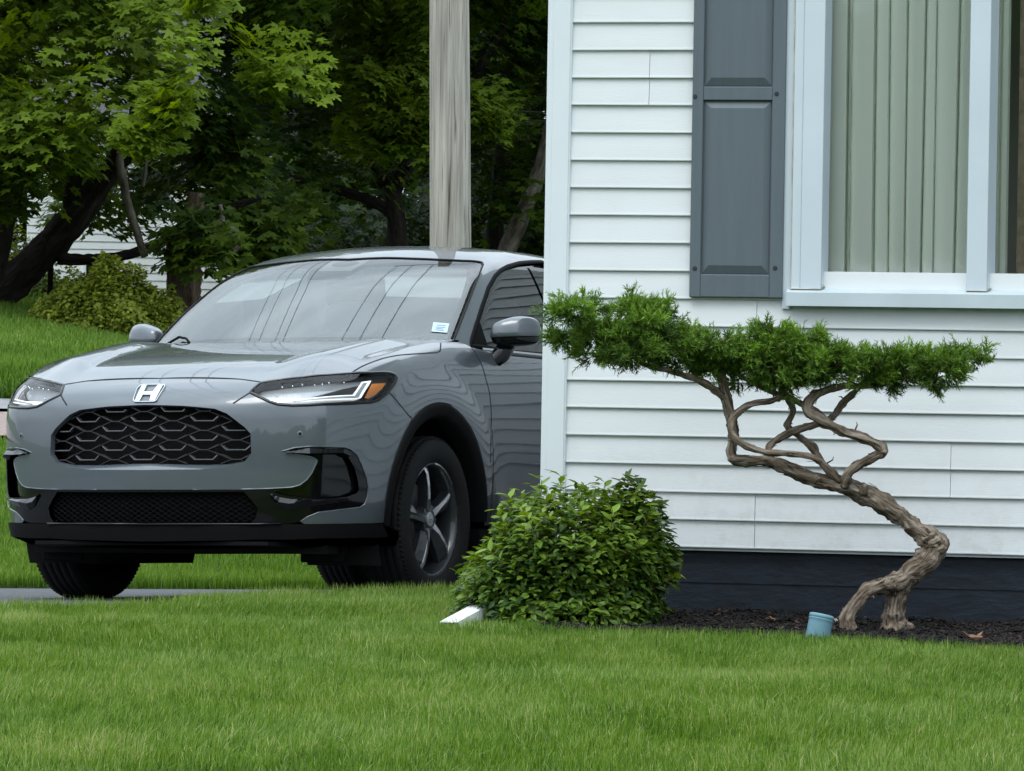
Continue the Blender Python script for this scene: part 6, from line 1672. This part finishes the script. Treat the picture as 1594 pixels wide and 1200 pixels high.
# ---- utility pole and the lines
def pole_mat():
    m = bpy.data.materials.new('weathered_wood'); m.use_nodes = True; nt = m.node_tree; b = nt.nodes['Principled BSDF']; b.inputs['Roughness'].default_value = .9; b.inputs['Specular IOR Level'].default_value = .2
    t = nt.nodes.new('ShaderNodeTexCoord')
    def noise(sc, scale, det, lo, hi, c0, c1):
        mp_ = nt.nodes.new('ShaderNodeMapping'); mp_.inputs['Scale'].default_value = sc; nt.links.new(t.outputs['Object'], mp_.inputs['Vector'])
        n_ = nt.nodes.new('ShaderNodeTexNoise'); n_.inputs['Scale'].default_value = scale; n_.inputs['Detail'].default_value = det; nt.links.new(mp_.outputs[0], n_.inputs['Vector'])
        r = nt.nodes.new('ShaderNodeValToRGB'); r.color_ramp.elements[0].position = lo; r.color_ramp.elements[1].position = hi; r.color_ramp.elements[0].color = (*c0, 1); r.color_ramp.elements[1].color = (*c1, 1)
        nt.links.new(n_.outputs['Fac'], r.inputs['Fac']); return n_, r
    n1, r1 = noise((1, 1, .03), 42, 10, .3, .7, (.285, .268, .24), (.53, .505, .465))
    n2, r2 = noise((1, 1, .014), 110, 6, .31, .42, (.22, .20, .18), (1, 1, 1))
    n3, r3 = noise((1, 1, .35), 3.0, 6, .35, .7, (.85, .84, .83), (1.08, 1.05, 1.0))
    x1 = nt.nodes.new('ShaderNodeMixRGB'); x1.blend_type = 'MULTIPLY'; x1.inputs[0].default_value = 1; nt.links.new(r1.outputs[0], x1.inputs[1]); nt.links.new(r2.outputs[0], x1.inputs[2])
    x2 = nt.nodes.new('ShaderNodeMixRGB'); x2.blend_type = 'MULTIPLY'; x2.inputs[0].default_value = 1; nt.links.new(x1.outputs[0], x2.inputs[1]); nt.links.new(r3.outputs[0], x2.inputs[2])
    nt.links.new(x2.outputs[0], b.inputs['Base Color'])
    bp = nt.nodes.new('ShaderNodeBump'); bp.inputs['Strength'].default_value = .8; bp.inputs['Distance'].default_value = .02; nt.links.new(n2.outputs['Fac'], bp.inputs['Height']); nt.links.new(bp.outputs[0], b.inputs['Normal'])
    return m
PM = pole_mat()
PY = 28.5; pb = P(702, 600, PY); gz = float(ground_z(pb[0], PY))
pole = empty('utility_pole', (pb[0], PY, gz)); tag(pole, 'weathered grey wooden utility pole standing behind the car', 'utility pole')
m = MB(); n_ = 40; H_ = 9.5
zs_ = np.linspace(-.3, H_, 70); lean = (P(700, 0, PY) - P(702, 380, PY))[0] / (P(700, 0, PY) - P(702, 380, PY))[2]
pts = [(lean * (z - .6), 0, z) for z in zs_]
m.tube(pts, [.148 - .0042 * z for z in zs_], n_)
for i in range(len(zs_)):
    for k in range(n_):
        q = np.array(m.v[i * n_ + k]); c = np.array(pts[i]); f = 1 + .010 * math.sin(k * 2.1 + zs_[i] * .7) - (.06 if k in (23, 31, 27) else 0) + .012 * float(vnoise(np.array([k * .5]), np.array([zs_[i] * 1.2]), 99)[0])
        m.v[i * n_ + k] = tuple(c + (q - c) * f)
m.build('shaft', PM, pole, True)
m = MB(); m.cbox((-1.1, -.20, H_ - .9), (1.1, -.10, H_ - .78), .01); m.build('crossarm', PM, pole)
mat('wire_black', (.010, .010, .011), rough=.6)
def wire(a, b, sag, r, label, grp):
    a, b = np.array(a, float), np.array(b, float)
    p = [a + (b - a) * t - np.array([0, 0, 4 * sag * t * (1 - t)]) for t in np.linspace(0, 1, 40)]
    m = MB(); m.tube(p, r, 6); o = m.build('overhead_wire', MAT['wire_black']); tag(o, label, 'wire', grp)
for i, (dx, z, ex) in enumerate(((-1.05, 9.0, -4.6), (-.75, 8.9, -3.2), (-.35, 8.7, -2.0))):
    wire((pb[0] + dx, PY - .2, gz + z - .2), (pb[0] + ex * 1.4 + .8, -34, z - 1.2), .5, .012, 'power line strung from the pole top out over the car and lawn', 'power lines from the pole')
for i, (ex, z) in enumerate(((-9.5, 8.4), (-8.6, 8.2), (-7.4, 8.6), (-6.9, 8.0))):
    wire((-3.2 + .35 * i, 47, 10.2 - .2 * i), (ex, -34, z), .6, .011, 'cable running high over the bonnet of the car, out of the trees', 'cables out of the trees')
for (u0, v0, u1, v1, Y_, s_) in ((150, 118, 1000, 176, 50.3, .12), (150, 128, 1000, 182, 50.5, .18)):
    p0, p1 = P(u0 - 300, v0 - 20, Y_), P(u1 + 200, v1 + 10, Y_)
    wire(p0, p1, s_, .007, {118: 'upper thin black wire crossing the dark leaves behind the pole', 128: 'lower thin black wire crossing the dark leaves behind the pole'}[v0], 'wires in the trees')

# ------------------------------------------------------------------ unseen, added behind the camera: dark trees for paint and glass to mirror
def far_trees():
    # a lumpy leafy screen: closed hull with leaf sprays along its skin
    nx_, nz_ = 150, 16; X = np.linspace(-80, 80, nx_); V = []
    hgt = 11 + 2.6 * vnoise(X * .12, X * 0, 111) + 1.3 * vnoise(X * .41, X * 0, 112)
    for j in range(nz_):
        a = math.pi * .5 * j / (nz_ - 1)
        for i in range(nx_):
            V.append((X[i], -58 + (5.5 * math.cos(a) ** .6) * (1 + .22 * float(vnoise(np.array([X[i] * .35]), np.array([j * .6]), 113)[0])), -2 + (hgt[i] + 2) * math.sin(a)))
    F_ = [(j * nx_ + i, j * nx_ + i + 1, (j + 1) * nx_ + i + 1, (j + 1) * nx_ + i) for j in range(nz_ - 1) for i in range(nx_ - 1)]
    mat('far_leaves', (.020, .045, .010), rough=.8, col2=(.075, .125, .022), vscale=.9, bump=1, bscale=2)
    o = mesh_obj('reflection_trees', V, F_, MAT['far_leaves'], None, True)
    tag(o, 'unseen leafy tree screen added to darken reflections', 'trees', kind='stuff')
far_trees()
